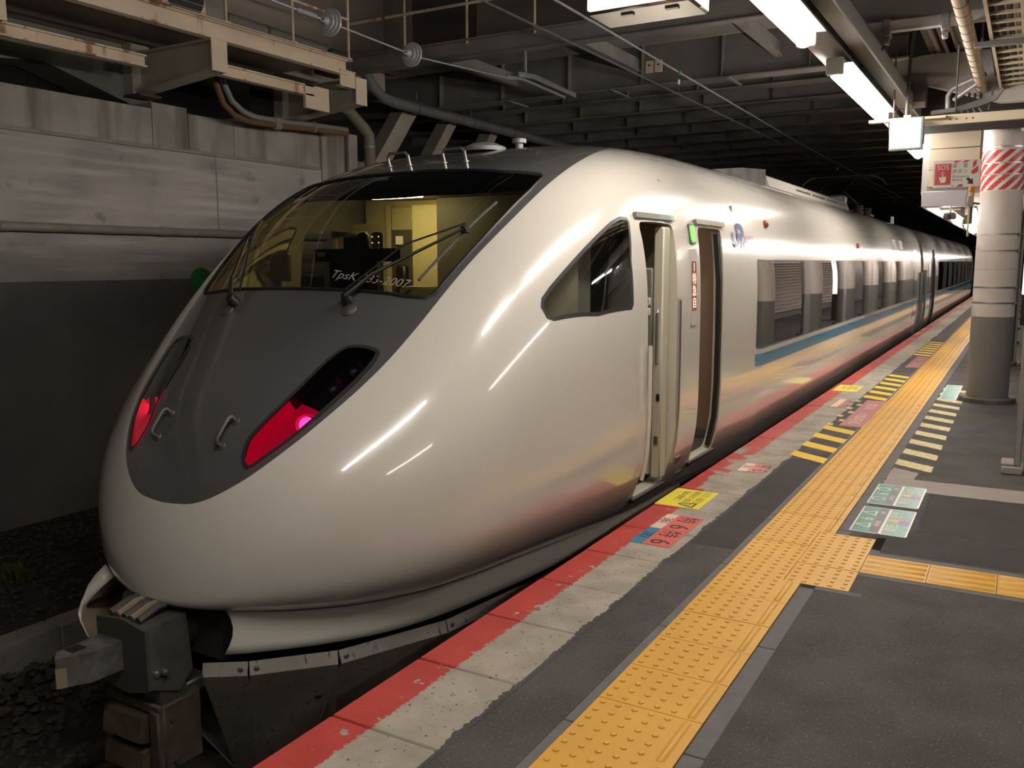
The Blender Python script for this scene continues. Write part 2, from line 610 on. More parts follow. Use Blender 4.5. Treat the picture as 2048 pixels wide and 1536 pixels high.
M_KERB = kerb_material()
base = mesh_from('kerb_stone', MB().box(XE, -1.49, 0.002, .503, -.20, 0.0, .006), M_KERB)
for k in range(110):
    y = 2.13 - .506 * 8 + .506 * k
    o = bpy.data.objects.new('kerb_stone', base)
    COL.objects.link(o); o.parent = floor
    o.location = (rnd.uniform(-.002, .002), y, rnd.uniform(-.0015, .0005)); o['kind'] = 'structure'
struct('kerb_bed', MB().box(XE + .01, -1.49, PY0, PY1, -.31, -.20), M_CONC, floor)


# tactile paving
def dome(mb, x, y, z, r=.0118, h=.0055, n=8):
    v, f = [], []
    for rr, zz in ((r, 0), (r * .86, h * .75), (r * .45, h)):
        for k in range(n):
            a = 2 * math.pi * k / n
            v.append((x + rr * math.cos(a), y + rr * math.sin(a), z + zz))
    for i in (0, 1):
        for k in range(n):
            k2 = (k + 1) % n
            f.append((i * n + k, i * n + k2, (i + 1) * n + k2, (i + 1) * n + k))
    f.append(tuple(2 * n + k for k in range(n)))
    mb.add(v, f)


def ridge(mb, a, b, w, h):
    """rounded-end bar lying on the tile"""
    a, b = Vector(a), Vector(b)
    d = (b - a).normalized(); s = Vector((-d.y, d.x, 0))
    out = []
    for q, sg in ((a, 1), (b, -1)):
        pass
    prof = [(a + d * 0, w * .28), (a + d * .008, w * .5), (b - d * .008, w * .5), (b, w * .28)]
    lo = [q + s * t for q, t in prof] + [q - s * t for q, t in prof[::-1]]
    hi = [q + s * t * .62 + d * e + Vector((0, 0, h)) for (q, t), e in zip(prof, (.006, .002, -.002, -.006))] + \
         [q - s * t * .62 + d * e + Vector((0, 0, h)) for (q, t), e in zip(prof[::-1], (-.006, -.002, .002, .006))]
    n = 8
    mb.add(lo + hi, [tuple(range(n, 2 * n))[::-1]] + [((i + 1) % n, i, n + i, n + (i + 1) % n) for i in range(n)])


XL = -1.2105
g = .0015
mb = MB().box(g, .383 - g, g, .30 - g, -.03, .004)
for i in range(5):
    for j in range(5):
        dome(mb, .03 + .06 * i, .03 + .06 * j, .004)
ridge(mb, (.336, .012, .004), (.336, .288, .004), .030, .006)
tile_line = mesh_from('tactile_tile', mb, M_TILE, smooth=50)
mb = MB().box(g, .30 - g, g, .30 - g, -.03, .004)
for i in range(5):
    for j in range(5):
        dome(mb, .03 + .06 * i, .03 + .06 * j, .004)
tile_dots = mesh_from('tactile_tile', mb, M_TILE, smooth=50)
mb = MB().box(g, .30 - g, g, .30 - g, -.03, .004)
for j in range(4):
    ridge(mb, (.008, .0375 + .075 * j, .004), (.292, .0375 + .075 * j, .004), .030, .006)
tile_bars = mesh_from('tactile_tile', mb, M_TILE, smooth=50)


def put_tile(me, x, y):
    o = bpy.data.objects.new('tactile_tile', me)
    COL.objects.link(o); o.parent = floor
    o.location = (x, y, rnd.uniform(-.0012, .0008)); o.rotation_euler = (0, 0, rnd.uniform(-.0015, .0015))
    o['kind'] = 'structure'


for k in range(-9, 150):
    y = 2.399 + .3 * k
    if k in (6, 7, 8):
        put_tile(tile_dots, XL, y); put_tile(tile_dots, XL + .3, y)
    else:
        put_tile(tile_line, XL, y)
for i in range(4):
    put_tile(tile_bars, XL + .6 + .3 * i, 4.50)
struct('mortar_border', MB().box(XL + .6, XL + 1.85, 4.80, 4.865, -.05, .001), M_MORTAR, floor)
struct('mortar_border', MB().box(XL + .6, XL + 1.85, 4.455, 4.50, -.05, .001), M_MORTAR, floor)
struct('mortar_border', MB().box(XL + .6, XL + .645, 4.865, 5.15, -.05, .001), M_MORTAR, floor)
struct('mortar_border', MB().box(XL + .383, XL + .66, 4.155, 4.198, -.05, .001), M_MORTAR, floor)


# asphalt patches and concrete repairs (thin real layers)
def ragged(poly, amp=.012, step=.05):
    out = []
    n = len(poly)
    for i in range(n):
        a, b = Vector(poly[i]), Vector(poly[(i + 1) % n])
        k = max(1, int((b - a).length / step))
        for j in range(k):
            q = a.lerp(b, j / k)
            out.append((q.x + rnd.uniform(-amp, amp), q.y + rnd.uniform(-amp, amp)))
    return out


def layer(name, poly, m, h=.0015, rag=.010):
    mb = flat_poly(ragged(poly, rag), (0, 0, -.01), (1, 0, 0), (0, 1, 0), .01 + h)
    return struct(name, mb, m, floor, smooth=0)


layer('asphalt_patch', [(-.70, 4.90), (2.5, 4.93), (2.5, 5.30), (-.46, 5.34), (-.70, 5.15)], M_ASPH2, .0010)
layer('asphalt_patch', [(-.44, 5.36), (2.5, 5.32), (2.5, 6.38), (-.44, 6.36)], M_ASPH2, .0014)
layer('concrete_patch', [(-.752, 6.18), (-.45, 6.33), (2.5, 6.40), (2.5, 6.72), (-.58, 6.69), (-.57, 6.92), (-.752, 7.03)], M_PATCH, .0018, .006)
layer('asphalt_patch', [(-1.508, 4.55), (-1.253, 4.55), (-1.253, 7.3), (-1.508, 6.9)], M_ASPH2, .0012, .004)
layer('asphalt_patch', [(-.70, 1.9), (-.752, 4.15), (-.10, 4.15), (.2, 3.2)], M_ASPH, .0006, .01)

# painted stripes
def stripe(x0, x1, y0, y1, w, m):
    mb = flat_poly(ragged([(x0, y0), (x1, y1), (x1, y1 + w), (x0, y0 + w)], .004, .06), (0, 0, -.002), (1, 0, 0), (0, 1, 0), .0045)
    o = part('yellow_stripe', mb, m, floor, smooth=0)
    o['kind'] = 'structure'


for k in range(4): stripe(-1.53, -1.235, 7.10 + .435 * k, 6.90 + .435 * k, .19, M_YEL)
for k in range(6): stripe(-1.50, -1.235, 10.62 + .44 * k, 10.44 + .44 * k, .20, M_YEL)
for k in range(7): stripe(-1.50, -1.235, 16.0 + .44 * k, 15.85 + .44 * k, .20, M_YEL)
for k in range(11): stripe(-.752, -.49, 7.16 + .455 * k, 6.98 + .455 * k, .20, M_YELW)
for k in range(7):
    y = 8.62 + .27 * k
    mb = flat_poly([(0, 0), (.055, -.02), (.055, .09), (0, .11)], (-1.53 + .06 * (k % 2), y, -.002), (1, 0, 0), (0, 1, 0), .0045)
    part('yellow_stripe', mb, M_YELW, floor)['kind'] = 'structure'

# ---------------------------------------------------------------- stickers on the platform floor
M_STY = mat('sticker_yellow', (0.80, 0.68, 0.05), 0.35)
M_STR = mat('sticker_red', (0.62, 0.115, 0.095), 0.4)
M_STRF = mat('sticker_red_faded', (0.50, 0.17, 0.16), 0.35, noise=(14, .7, (0.42, 0.15, 0.14)), spec=0.22)
M_STB = mat('sticker_blue', (0.03, 0.20, 0.36), 0.4)
M_STP = mat('sticker_pink', (0.75, 0.53, 0.42), 0.4)
M_STG = mat('sticker_green', (0.012, 0.19, 0.125), 0.35)
M_STGN = mat('sticker_green_mottled', (0.04, 0.23, 0.16), 0.35, noise=(38, 1.1, (0.13, 0.34, 0.26)))
M_STD = mat('sticker_dark', (0.055, 0.035, 0.05), 0.4)
M_STO = mat('sticker_orange', (0.70, 0.32, 0.08), 0.4)
M_STC = mat('sticker_crimson', (0.50, 0.10, 0.17), 0.4)
M_STV = mat('sticker_violet', (0.16, 0.14, 0.45), 0.4)
EAST = ((0, 1, 0), (-1, 0, 0))      # reads with its top towards the train
WEST = ((0, -1, 0), (1, 0, 0))      # reads with its top away from the train

st = thing('floor_sticker', 'yellow warning sticker with black triangle on the red platform edge by the open cab door', 'sticker', (-1.81, 5.42, 0))
part('sheet', flat_poly(rrect(-.145, .145, -.225, .225, .008), (-1.81, 5.42, -.001), (1, 0, 0), (0, 1, 0), .0035), M_STY, st)
for i, s in enumerate(('ご乗車の際、', '列車との段差に', 'ご注意ください')):
    part('lettering', text_mb(s, .052, (-1.855 + .067 * i, 5.475, .003), *EAST), M_INK, st, smooth=0)
tri = MB()
for (a, b) in (((-.055, -.05), (.055, -.05)), ((.055, -.05), (0, .055)), ((0, .055), (-.055, -.05))):
    q = ribbon([a, b], .012, (-1.765, 5.265, .003), *EAST)
    tri.add(q.v, q.f)
q = ribbon([(-.03, -.035), (-.008, .012), (.004, -.03), (.022, -.008), (.03, -.035)], .010, (-1.765, 5.265, .003), *EAST)
tri.add(q.v, q.f)
part('warning_triangle', tri, M_INK, st, smooth=0)

st = thing('floor_sticker', 'yellow warning sticker further along the platform edge beside the second red number sticker', 'sticker', (-1.77, 11.3, 0))
part('sheet', flat_poly(rrect(-.14, .14, -.29, .29, .008), (-1.77, 11.3, -.001), (1, 0, 0), (0, 1, 0), .0035), M_STY, st)
for i, s in enumerate(('ご乗車の際、', '列車との段差に', 'ご注意ください')):
    part('lettering', text_mb(s, .052, (-1.82 + .067 * i, 11.36, .003), *EAST), M_INK, st, smooth=0)


def number_sticker(y0, y1, num, big, small_m, label, x0=-1.795, big_m=None, small_txt=True):
    ym = (y0 + y1) / 2
    st = thing('number_sticker', label, 'sticker', ((x0 - 1.565) / 2, ym, 0))
    part('small_panel', flat_poly(rrect(x0, x0 + .072, y0, y1, .004), (0, 0, -.001), (1, 0, 0), (0, 1, 0), .0035), small_m, st)
    part('red_panel', flat_poly(rrect(x0 + .0725, -1.565, y0, y1, .010), (0, 0, -.001), (1, 0, 0), (0, 1, 0), .0036), big_m or M_STR, st)
    if small_txt:
        part('lettering', text_mb(num, .085, (x0 + .036, ym + .01, .0032), *WEST), M_INK, st, smooth=0)
    part('lettering', text_mb('特', .125, (x0 + .145, ym + (y1 - y0) * .25, .0034), *WEST), M_INK, st, smooth=0)
    part('lettering', text_mb('6', .17, (x0 + .150, ym - (y1 - y0) * .27, .0034), *WEST, aspect=1.0), M_INK, st, smooth=0)
    return st


number_sticker(4.705, 5.01, '381', '6', M_STP, 'red stopping position sticker for 381 trains with a pink number panel')
number_sticker(4.395, 4.70, '283', '6', M_STB, 'red stopping position sticker for 283 trains with a blue number panel')
number_sticker(6.36, 6.63, '381', '9', M_STP, 'worn red and cream number sticker lying between the warning sticker and the yellow stripes', -1.75)
st = number_sticker(9.75, 10.35, '', '', M_STP, 'faded red number sticker beside the broken yellow marks on the kerb stones', -1.70, M_STRF, False)


def boarding_sticker(y0, y1, sign, label, kan):
    x0, xm, x1 = -.775, -.615, -.47
    ym = (y0 + y1) / 2
    st = thing('boarding_sticker', label, 'sticker', ((x0 + x1) / 2, ym, 0))
    part('border', flat_poly(rrect(x0, xm, y0, y1, .014), (0, 0, -.001), (1, 0, 0), (0, 1, 0), .0035), M_SIGNW, st)
    part('border', flat_poly(rrect(xm, x1, y0, y1, .014), (0, 0, -.001), (1, 0, 0), (0, 1, 0), .0036), M_SIGNW, st)
    b = .009
    part('green_panel', flat_poly(rrect(x0 + b, x0 + .105, y0 + b, y1 - b, .006), (0, 0, .0018), (1, 0, 0), (0, 1, 0), .001), M_STG, st)
    part('dark_panel', flat_poly(rrect(x0 + .105, xm - b * .7, y0 + b, y1 - b, .004), (0, 0, .0018), (1, 0, 0), (0, 1, 0), .001), M_STD, st)
    part('mottled_panel', flat_poly(rrect(xm + b, x1 - b, y0 + b, y1 - b, .006), (0, 0, .0020), (1, 0, 0), (0, 1, 0), .001), M_STGN, st)
    L_ = y1 - y0
    for k, s in enumerate((sign, '6', sign)):
        part('lettering', text_mb(s, .105 if s == '6' else .115, (x0 + .060, y0 + L_ * (.26 + .24 * k), .0036), *EAST), M_SIGNW, st, smooth=0)
    part('lettering', text_mb('乗車位置', .030, (x0 + .128, y0 + L_ * .36, .0036), *EAST), M_SIGNW, st, smooth=0)
    part('lettering', text_mb('普通', .030, (x0 + .128, y0 + L_ * .80, .0036), *EAST), M_SIGNW, st, smooth=0)
    part('lettering', text_mb(kan[0], .072, (xm + .052, y0 + L_ * .26, .0038), *EAST), M_SIGNW, st, smooth=0)
    part('lettering', text_mb(kan[1], .072, (xm + .050, y0 + L_ * .77, .0038), *EAST), M_SIGNW, st, smooth=0)
    part('orange_panel', flat_poly(rrect(xm + .016, xm + .072, ym - .012, ym + .055, .012), (0, 0, .0030), (1, 0, 0), (0, 1, 0), .0008), M_STO, st)
    part('crimson_panel', flat_poly(rrect(xm + .075, xm + .130, ym + .012, ym + .062, .010), (0, 0, .0030), (1, 0, 0), (0, 1, 0), .0008), M_STC, st)
    part('violet_panel', flat_poly(rrect(xm + .075, xm + .130, ym - .045, ym + .008, .010), (0, 0, .0030), (1, 0, 0), (0, 1, 0), .0008), M_STV, st)


boarding_sticker(5.215, 5.80, '△', 'green boarding sticker with triangles around a 6, nearest to the branch of tactile tiles', ('関空', '紀州'))
boarding_sticker(5.88, 6.45, '○', 'green boarding sticker with circles around a 6, next to the pale concrete patch', ('関空', '紀州'))
st = thing('boarding_sticker', 'distant pale green boarding sticker among the worn stripes beside the round pillar', 'sticker', (-.645, 11.5, 0))
part('border', flat_poly(rrect(-.735, -.56, 10.85, 12.2, .014), (0, 0, .003), (1, 0, 0), (0, 1, 0), .002), M_SIGNW, st)
part('mottled_panel', flat_poly(rrect(-.725, -.57, 10.88, 12.17, .010), (0, 0, .0045), (1, 0, 0), (0, 1, 0), .001), M_STGN, st)
for i, (y0, y1, lb) in enumerate(((8.63, 10.40, 'worn red floor panel with white lettering between two groups of yellow stripes'),
                                  (14.0, 15.75, 'far faded red floor panel before the third group of yellow stripes'))):
    st = thing('floor_panel', lb, 'sticker', (-1.32, (y0 + y1) / 2, 0))
    part('sheet', flat_poly(rrect(-1.42, -1.20, y0, y1, .01), (0, 0, -.001), (1, 0, 0), (0, 1, 0), .004), M_STRF, st)
    part('lettering', text_mb('ひらかない', .13, (-1.31, y0 + (y1 - y0) * .27, .0036), *EAST), M_SIGNW, st, smooth=0)
    part('lettering', text_mb('のりば', .13, (-1.31, y0 + (y1 - y0) * .74, .0036), *EAST), M_SIGNW, st, smooth=0)

# ---------------------------------------------------------------- track bed
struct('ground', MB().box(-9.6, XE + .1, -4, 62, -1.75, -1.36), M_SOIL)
track = thing('railway_track', 'ballasted railway track with two steel rails under the white train', 'track', (-3.48, 2, -1.36))
for s in (-1, 1):
    x = -3.48 + s * .56
    mb = MB().prism([(x - .065, -1.25), (x + .065, -1.25), (x + .065, -1.238), (x + .012, -1.225), (x + .012, -1.15),
                     (x + .034, -1.14), (x + .034, -1.10), (x - .034, -1.10), (x - .034, -1.14), (x - .012, -1.15), (x - .012, -1.225), (x - .065, -1.238)], 'y', -3.5, 60)
    part('rail', mb, M_RUST, track)
for k in range(26):
    y = -3.2 + .62 * k
    part('sleeper', MB().box(-4.48, -2.48, y, y + .22, -1.37, -1.245, .015), M_CONC, track)


def stone(mb, c, r, rg):
    """a rough ballast stone: squashed jittered octahedron-like lump"""
    v = []
    a0 = rg.random() * 6.28
    for k in range(5):
        a = a0 + k * 1.2566
        v.append((c[0] + r * math.cos(a) * rg.uniform(.75, 1.2), c[1] + r * math.sin(a) * rg.uniform(.75, 1.2), c[2] + r * rg.uniform(-.15, .25)))
    for k in range(4):
        a = a0 + .6 + k * 1.57
        v.append((c[0] + r * .6 * math.cos(a) * rg.uniform(.7, 1.2), c[1] + r * .6 * math.sin(a) * rg.uniform(.7, 1.2), c[2] + r * rg.uniform(.5, .8)))
    n = len(mb.v)
    mb.v += v
    T = [(0, 1, 5), (1, 6, 5), (1, 2, 6), (2, 3, 7), (2, 7, 6), (3, 4, 8), (3, 8, 7), (4, 0, 8), (0, 5, 8), (5, 6, 7, 8)]
    mb.f += [tuple(i + n for i in t) for t in T]


rg = random.Random(3)
mb = MB()
for _ in range(5200):
    x = rg.uniform(-6.0, -2.0); y = rg.uniform(1.2, 5.5)
    stone(mb, (x, y, -1.37 + rg.uniform(0, .05) + .03 * math.sin(x * 3)), rg.uniform(.018, .042), rg)
for _ in range(3500):
    x = rg.uniform(-8.6, -6.25); y = rg.uniform(2.5, 9.0)
    stone(mb, (x, y, -1.115 + rg.uniform(-.02, .02)), rg.uniform(.010, .030), rg)
o = part('ballast_stones', mb, M_GRAVEL, None, smooth=0)
tag(o, 'dark loose ballast stones around the track', 'gravel', None, 'stuff')
# raised strip beside the track with its concrete edge blocks
struct('trackside_bank', MB().box(-8.7, -6.15, -4, 62, -1.5, -1.12), M_SOIL)
tr = thing('trim_1', None, None, (-6.05, 0, -1.4)); tr['kind'] = 'structure'
for k in range(18):
    y = -2.1 + 1.15 * k
    part('edge_block', MB().box(-6.16, -5.95, y, y + 1.14, -1.45, -1.09 + rnd.uniform(-.008, .008), .012), M_CONC if k % 3 else M_WALL, tr)['kind'] = 'structure'
# weeds against the wall foot
for n_, (wx, wy, lb) in enumerate(((-8.30, 6.35, 'dark weed growing against the left concrete wall foot behind the train nose'),
                                   (-7.2, 4.05, 'small yellow green weed on the dark ground left of the train'))):
    mb = MB()
    zz = -1.12
    for k in range(46):
        a = rnd.uniform(0, 6.28); ln = rnd.uniform(.14, .42) * (1.25 if n_ == 0 else .45)
        q0 = Vector((wx + rnd.uniform(-.1, .1), wy + rnd.uniform(-.1, .1), zz))
        q1 = q0 + Vector((math.cos(a) * ln * .35, math.sin(a) * ln * .35, ln * .8))
        q2 = q0 + Vector((math.cos(a) * ln * .75, math.sin(a) * ln * .75, ln * .75))
        s = Vector((-math.sin(a), math.cos(a), 0)) * .013
        mb.add([q0 - s * .5, q0 + s * .5, q1 + s, q1 - s, q2], [(0, 1, 2, 3), (3, 2, 4)])
    single('weed', mb, mat('weed_dark', (0.03, 0.04, 0.016), .8) if n_ == 0 else mat('weed_green', (0.10, 0.12, 0.025), .8), lb, 'plant')
# ================================================================ THE TRAIN
XC = -3.48
YT = 2.5884
KN = np.array([0, .2, .4, .65, .9, 1.15, 1.4, 1.7, 2.0, 2.35])
# rows: half width, height of the widest line, rise above it, drop below it, two section exponents
PROF = np.array([
    [0.0, 0.3043, 0.5925, 0.9344, 1.2106, 1.3558, 1.4387, 1.4637, 1.4426, 1.4396],
    [-0.033, 0.0602, 0.1578, 0.2667, 0.3752, 0.5337, 0.6739, 0.7305, 0.6955, 0.5895],
    [0.0, 0.1933, 0.3811, 0.593, 0.8025, 1.0941, 1.3759, 1.6021, 1.7307, 1.8549],
    [0.0, 0.1335, 0.26, 0.4159, 0.565, 0.7615, 0.959, 1.136, 1.2175, 1.291],
    [1.6983, 1.8683, 2.0536, 2.3328, 2.6542, 3.0982, 3.641, 4.2215, 4.4301, 4.4793],
    [3.2411, 3.2644, 3.287, 3.3159, 3.3531, 3.4414, 3.5129, 3.431, 3.1064, 2.78]])


def spline_moments():
    n = len(KN); h = np.diff(KN)
    A = np.eye(n); B = np.zeros((n, n))
    for i in range(1, n - 1):
        A[i, i - 1:i + 2] = (h[i - 1], 2 * (h[i - 1] + h[i]), h[i])
        B[i, i - 1:i + 2] = (6 / h[i - 1], -6 / h[i - 1] - 6 / h[i], 6 / h[i])
    return np.linalg.solve(A, B)


MOM = PROF @ spline_moments().T


def section(t):
    t = min(max(t, 0.0), KN[-1])
    i = min(max(int(np.searchsorted(KN, t, side='right')) - 1, 0), len(KN) - 2)
    h = KN[i + 1] - KN[i]; a = KN[i + 1] - t; b = t - KN[i]
    return MOM[:, i] * (a ** 3 / (6 * h) - a * h / 6) + MOM[:, i + 1] * (b ** 3 / (6 * h) - b * h / 6) + PROF[:, i] * a / h + PROF[:, i + 1] * b / h


def SP(t, ph):
    """point of the body: t^2 = distance behind the nose tip, ph = angle round the section (right half -90..90)"""
    W, ZM, HU, HL, NU, NL = section(t)
    c, s = math.cos(math.radians(ph)), math.sin(math.radians(ph))
    N, H = (NU, HU) if s >= 0 else (NL, HL)
    r = (abs(c) ** N + abs(s) ** N) ** (-1 / N)
    return Vector((XC + W * r * c, YT + t * t, ZM + H * r * s))


def SN(t, ph):
    e = 1e-3
    t = max(t, 2e-3)
    a = SP(t + e, ph) - SP(t - e, ph)
    b = SP(t, ph + .05) - SP(t, ph - .05)
    n = b.cross(a)
    if n.length < 1e-12: return Vector((0, -1, 0))
    n.normalize()
    c = Vector((XC, YT + t * t, section(t)[1]))
    if n.dot(SP(t, ph) - c) < 0: n = -n
    if abs(ph) > 89.9: n.x = 0
    return n


def PH(z, t=KN[-1]):
    """section angle of height z on the right side"""
    lo, hi = -89.0, 89.0
    for _ in range(40):
        m = (lo + hi) / 2
        if SP(t, m).z < z: lo = m
        else: hi = m
    return lo


def T(y):
    return math.sqrt(max(y - YT, 0))


def yz_loop(y0, y1, z0, z1, r=.05, n=4):
    out = []
    for y, z in rrect(y0, y1, z0, z1, r, n):
        out.append((T(y), PH(z, T(y))))
    return out


def densify(lp, closed=True, st=.05):
    out = []
    n = len(lp)
    for i in range(n if closed else n - 1):
        a, b = lp[i], lp[(i + 1) % n]
        d = math.hypot(b[0] - a[0], (b[1] - a[1]) / 45)
        k = max(1, int(math.ceil(d / st)))
        for j in range(k): out.append((a[0] + (b[0] - a[0]) * j / k, a[1] + (b[1] - a[1]) * j / k))
    if not closed: out.append(lp[-1])
    return out


def offset(lp, dist):
    """shift a closed loop inwards by dist metres along the skin"""
    P3 = [SP(*q) for q in lp]
    n = len(lp)
    area = sum(lp[i][0] * lp[(i + 1) % n][1] - lp[(i + 1) % n][0] * lp[i][1] for i in range(n))
    out = []
    for i, (t, p) in enumerate(lp):
        tg = (P3[(i + 1) % n] - P3[i - 1])
        Jt = (SP(t + .002, p) - SP(t - .002, p)) / .004
        Jp = (SP(t, p + .1) - SP(t, p - .1)) / .2
        N_ = Jt.cross(Jp)
        B = N_.cross(tg).normalized() * (1 if area > 0 else -1) * dist
        A = np.array([[Jt.dot(Jt), Jt.dot(Jp)], [Jt.dot(Jp), Jp.dot(Jp)]])
        dt, dp = np.linalg.solve(A, np.array([Jt.dot(B), Jp.dot(B)]))
        out.append((t + dt, p + dp))
    return out


def curve_through(pts, closed, n=4):
    out = []
    N_ = len(pts)
    for i in range(N_ if closed else N_ - 1):
        g_ = lambda j: Vector(pts[j % N_]) if closed else Vector(pts[max(0, min(N_ - 1, j))])
        p0, p1, p2, p3 = g_(i - 1), g_(i), g_(i + 1), g_(i + 2)
        for k in range(n):
            t = k / n
            out.append(tuple(.5 * (2 * p1 + (p2 - p0) * t + (2 * p0 - 5 * p1 + 4 * p2 - p3) * t * t + (3 * p1 - p0 - 3 * p2 + p3) * t ** 3)))
    if not closed: out.append(tuple(pts[-1]))
    return out


def inside(q, lp):
    x, y = q
    c = False
    n = len(lp)
    j = n - 1
    for i in range(n):
        xi, yi = lp[i]; xj, yj = lp[j]
        if (yi > y) != (yj > y) and x < (xj - xi) * (y - yi) / (yj - yi) + xi: c = not c
        j = i
    return c


# outlines on the skin, in (t, angle): the dark mask, windscreen, lamps, cab window
MASK = [(0.306, 90.0), (0.312, 80.0), (0.333, 68.0), (0.378, 59.2), (0.447, 53.4), (0.521, 51.0), (0.623, 50.2), (0.732, 50.9),
        (0.842, 51.7), (0.947, 52.2), (1.02, 52.35), (1.076, 52.45), (1.143, 52.4), (1.2, 52.2), (1.258, 51.95), (1.32, 51.87),
        (1.383, 52.1), (1.459, 52.62), (1.529, 53.23), (1.635, 54.51), (1.767, 56.9), (1.9, 61.0), (2.1, 67.0), (2.35, 71.0), (2.6, 72.0)]
WS = [(1.449, 90.0), (1.450, 84.95), (1.446, 75.58), (1.442, 63.48), (1.466, 55.6), (1.459, 54.75), (1.393, 54.0), (1.291, 53.7),
      (1.228, 53.7), (1.17, 53.9), (1.112, 54.13), (1.072, 54.2), (1.056, 55.2), (1.042, 59.82), (1.032, 68.35), (1.027, 75.38), (1.026, 84.0), (1.026, 90.0)]
HL = [(0.503, 60.6), (0.525, 62.9), (0.558, 64.96), (0.598, 65.36), (0.658, 65.34), (0.726, 65.4), (0.796, 65.62), (0.843, 65.41),
      (0.882, 64.34), (0.899, 62.33), (0.909, 58.68), (0.910, 55.9), (0.902, 55.0), (0.883, 54.3), (0.845, 53.7), (0.797, 53.3),
      (0.736, 52.8), (0.672, 52.1), (0.626, 51.9), (0.583, 52.2), (0.535, 53.0), (0.502, 53.8), (0.489, 55.4), (0.492, 58.0)]
SW = [(1.222, 33.3), (1.232, 34.7), (1.263, 35.35), (1.355, 36.39), (1.456, 37.61), (1.512, 38.32), (1.548, 38.38), (1.574, 37.6),
      (1.578, 36.5), (1.549, 29.43), (1.543, 20.9), (1.534, 20.0), (1.392, 22.7), (1.245, 28.6), (1.228, 30.2)]
MASK = curve_through(MASK, False)
HL = curve_through(HL, True, 3)
Y_END = 22.35
CAB = yz_loop(5.19, 5.74, .015, 1.79, .05)
PAX = yz_loop(6.27, 6.87, .045, 1.79, .06)
PANES = [(7.93, 9.88), (10.18, 12.28), (12.50, 14.68), (14.90, 16.98), (17.18, 19.30)]
TE = T(Y_END)
zb0, zb1 = .745, 1.56
band = [(T(y), PH(z)) for y, z in ([(7.90, zb0 + .03), (7.93, zb0)] + [(y, zb0) for y in np.arange(8.5, 22.3, .6)] + [(Y_END, zb0), (Y_END, zb1)] +
                                   [(y, zb1) for y in np.arange(22.0, 8.2, -.6)] + [(7.93, zb1), (7.90, zb1 - .03)])]
stripe_ = [(T(y), PH(z)) for y, z in ([(7.885, .61), (7.90, .588)] + [(y, .588) for y in np.arange(8.5, 22.3, .6)] + [(Y_END, .588), (Y_END, .70)] +
                                      [(y, .70) for y in np.arange(22.0, 8.2, -.6)] + [(7.90, .70), (7.885, .68)])]


def half_skin():
    verts, edges = [], []
    key = {}

    def V(q):
        k = (round(q[0], 5), round(q[1], 4))
        if k not in key:
            key[k] = len(verts); verts.append(k)
        return key[k]

    def poly(lp, closed=True):
        d = densify(lp, closed)
        ids = [V(q) for q in d]
        for i in range(len(ids) - (0 if closed else 1)):
            a, b = ids[i], ids[(i + 1) % len(ids)]
            if a != b: edges.append((a, b))
        return d
    loops = {}
    loops['mask'] = poly(MASK + [(TE, 72.0)], False)
    loops['ws'] = poly(WS, False)
    hl = densify(HL)
    loops['hl'] = poly(hl)
    loops['hli'] = poly(offset(hl, .020))
    sw = densify(SW)
    loops['sw'] = poly(sw)
    loops['swi'] = poly(offset(sw, .022))
    for n, l in (('cab', CAB), ('pax', PAX)): loops[n] = poly(l)
    loops['band'] = poly(band)
    loops['stripe'] = poly(stripe_)
    for i, (a, b) in enumerate(PANES):
        pl = [(T(y), PH(z)) for y, z in ([(a, .775), (a + .02, .760)] + [(a + (b - a) * k / 5, .760) for k in range(1, 5)] + [(b - .02, .760), (b, .775), (b, 1.535), (b - .02, 1.55)] +
                                          [(b - (b - a) * k / 5, 1.55) for k in range(1, 5)] + [(a + .02, 1.55), (a, 1.535)])]
        loops['p%d' % i] = poly(pl)
    poly([(0.0, -90.0), (TE, -90.0), (TE, 90.0), (0.0, 90.0)])
    ts = list(np.arange(.035, 2.4, .045)) + [T(y) for y in np.arange(8.3, Y_END - .2, .55)]
    for t in ts:
        for p in np.arange(-88, 89, 4.0):
            q = (float(t), float(p))
            verts.append((round(q[0] + 1.3e-4, 5), round(q[1] + .013, 4)))
    co = [Vector((t, p / 45.0)) for t, p in verts]
    r = delaunay_2d_cdt(co, edges, [], 0, 1e-6)
    vo = [(v.x, v.y * 45.0) for v in r[0]]
    return vo, r[2], loops


SK_V, SK_F, SK_L = half_skin()
_mask = SK_L['mask'] + [(TE, 72.0), (TE, 91.0), (.2, 91.0)]
_ws = SK_L['ws'] + [(1.2, 91.0)]
_mask = [(t, p if p < 89.99 else 91.0) for t, p in _mask]
_ws = [(t, p if p < 89.99 else 91.0) for t, p in _ws]


def bbox(l):
    a = np.array(l); return a.min(0), a.max(0)


CLS = [('cab', SK_L['cab']), ('pax', SK_L['pax']), ('lens', SK_L['hli']), ('lens_frame', SK_L['hl']), ('cab_window', SK_L['swi']), ('cab_window_frame', SK_L['sw'])] + \
      [('pane%d' % i, SK_L['p%d' % i]) for i in range(len(PANES))] + [('stripe', SK_L['stripe']), ('band', SK_L['band']), ('windscreen', _ws), ('mask', _mask)]
CLS = [(n, l, bbox(l)) for n, l in CLS]
GROUPS = {}
for f in SK_F:
    c = (sum(SK_V[i][0] for i in f) / 3, sum(SK_V[i][1] for i in f) / 3)
    nm = 'shell'
    for n, l, (lo, hi) in CLS:
        if lo[0] <= c[0] <= hi[0] and lo[1] <= c[1] <= hi[1] and inside(c, l):
            nm = n; break
    if nm == 'mask' and c[0] > 2.0: nm = 'roof'
    GROUPS.setdefault(nm, []).append(f)
SK_P = [SP(*q) for q in SK_V]
SK_N = [SN(*q) for q in SK_V]


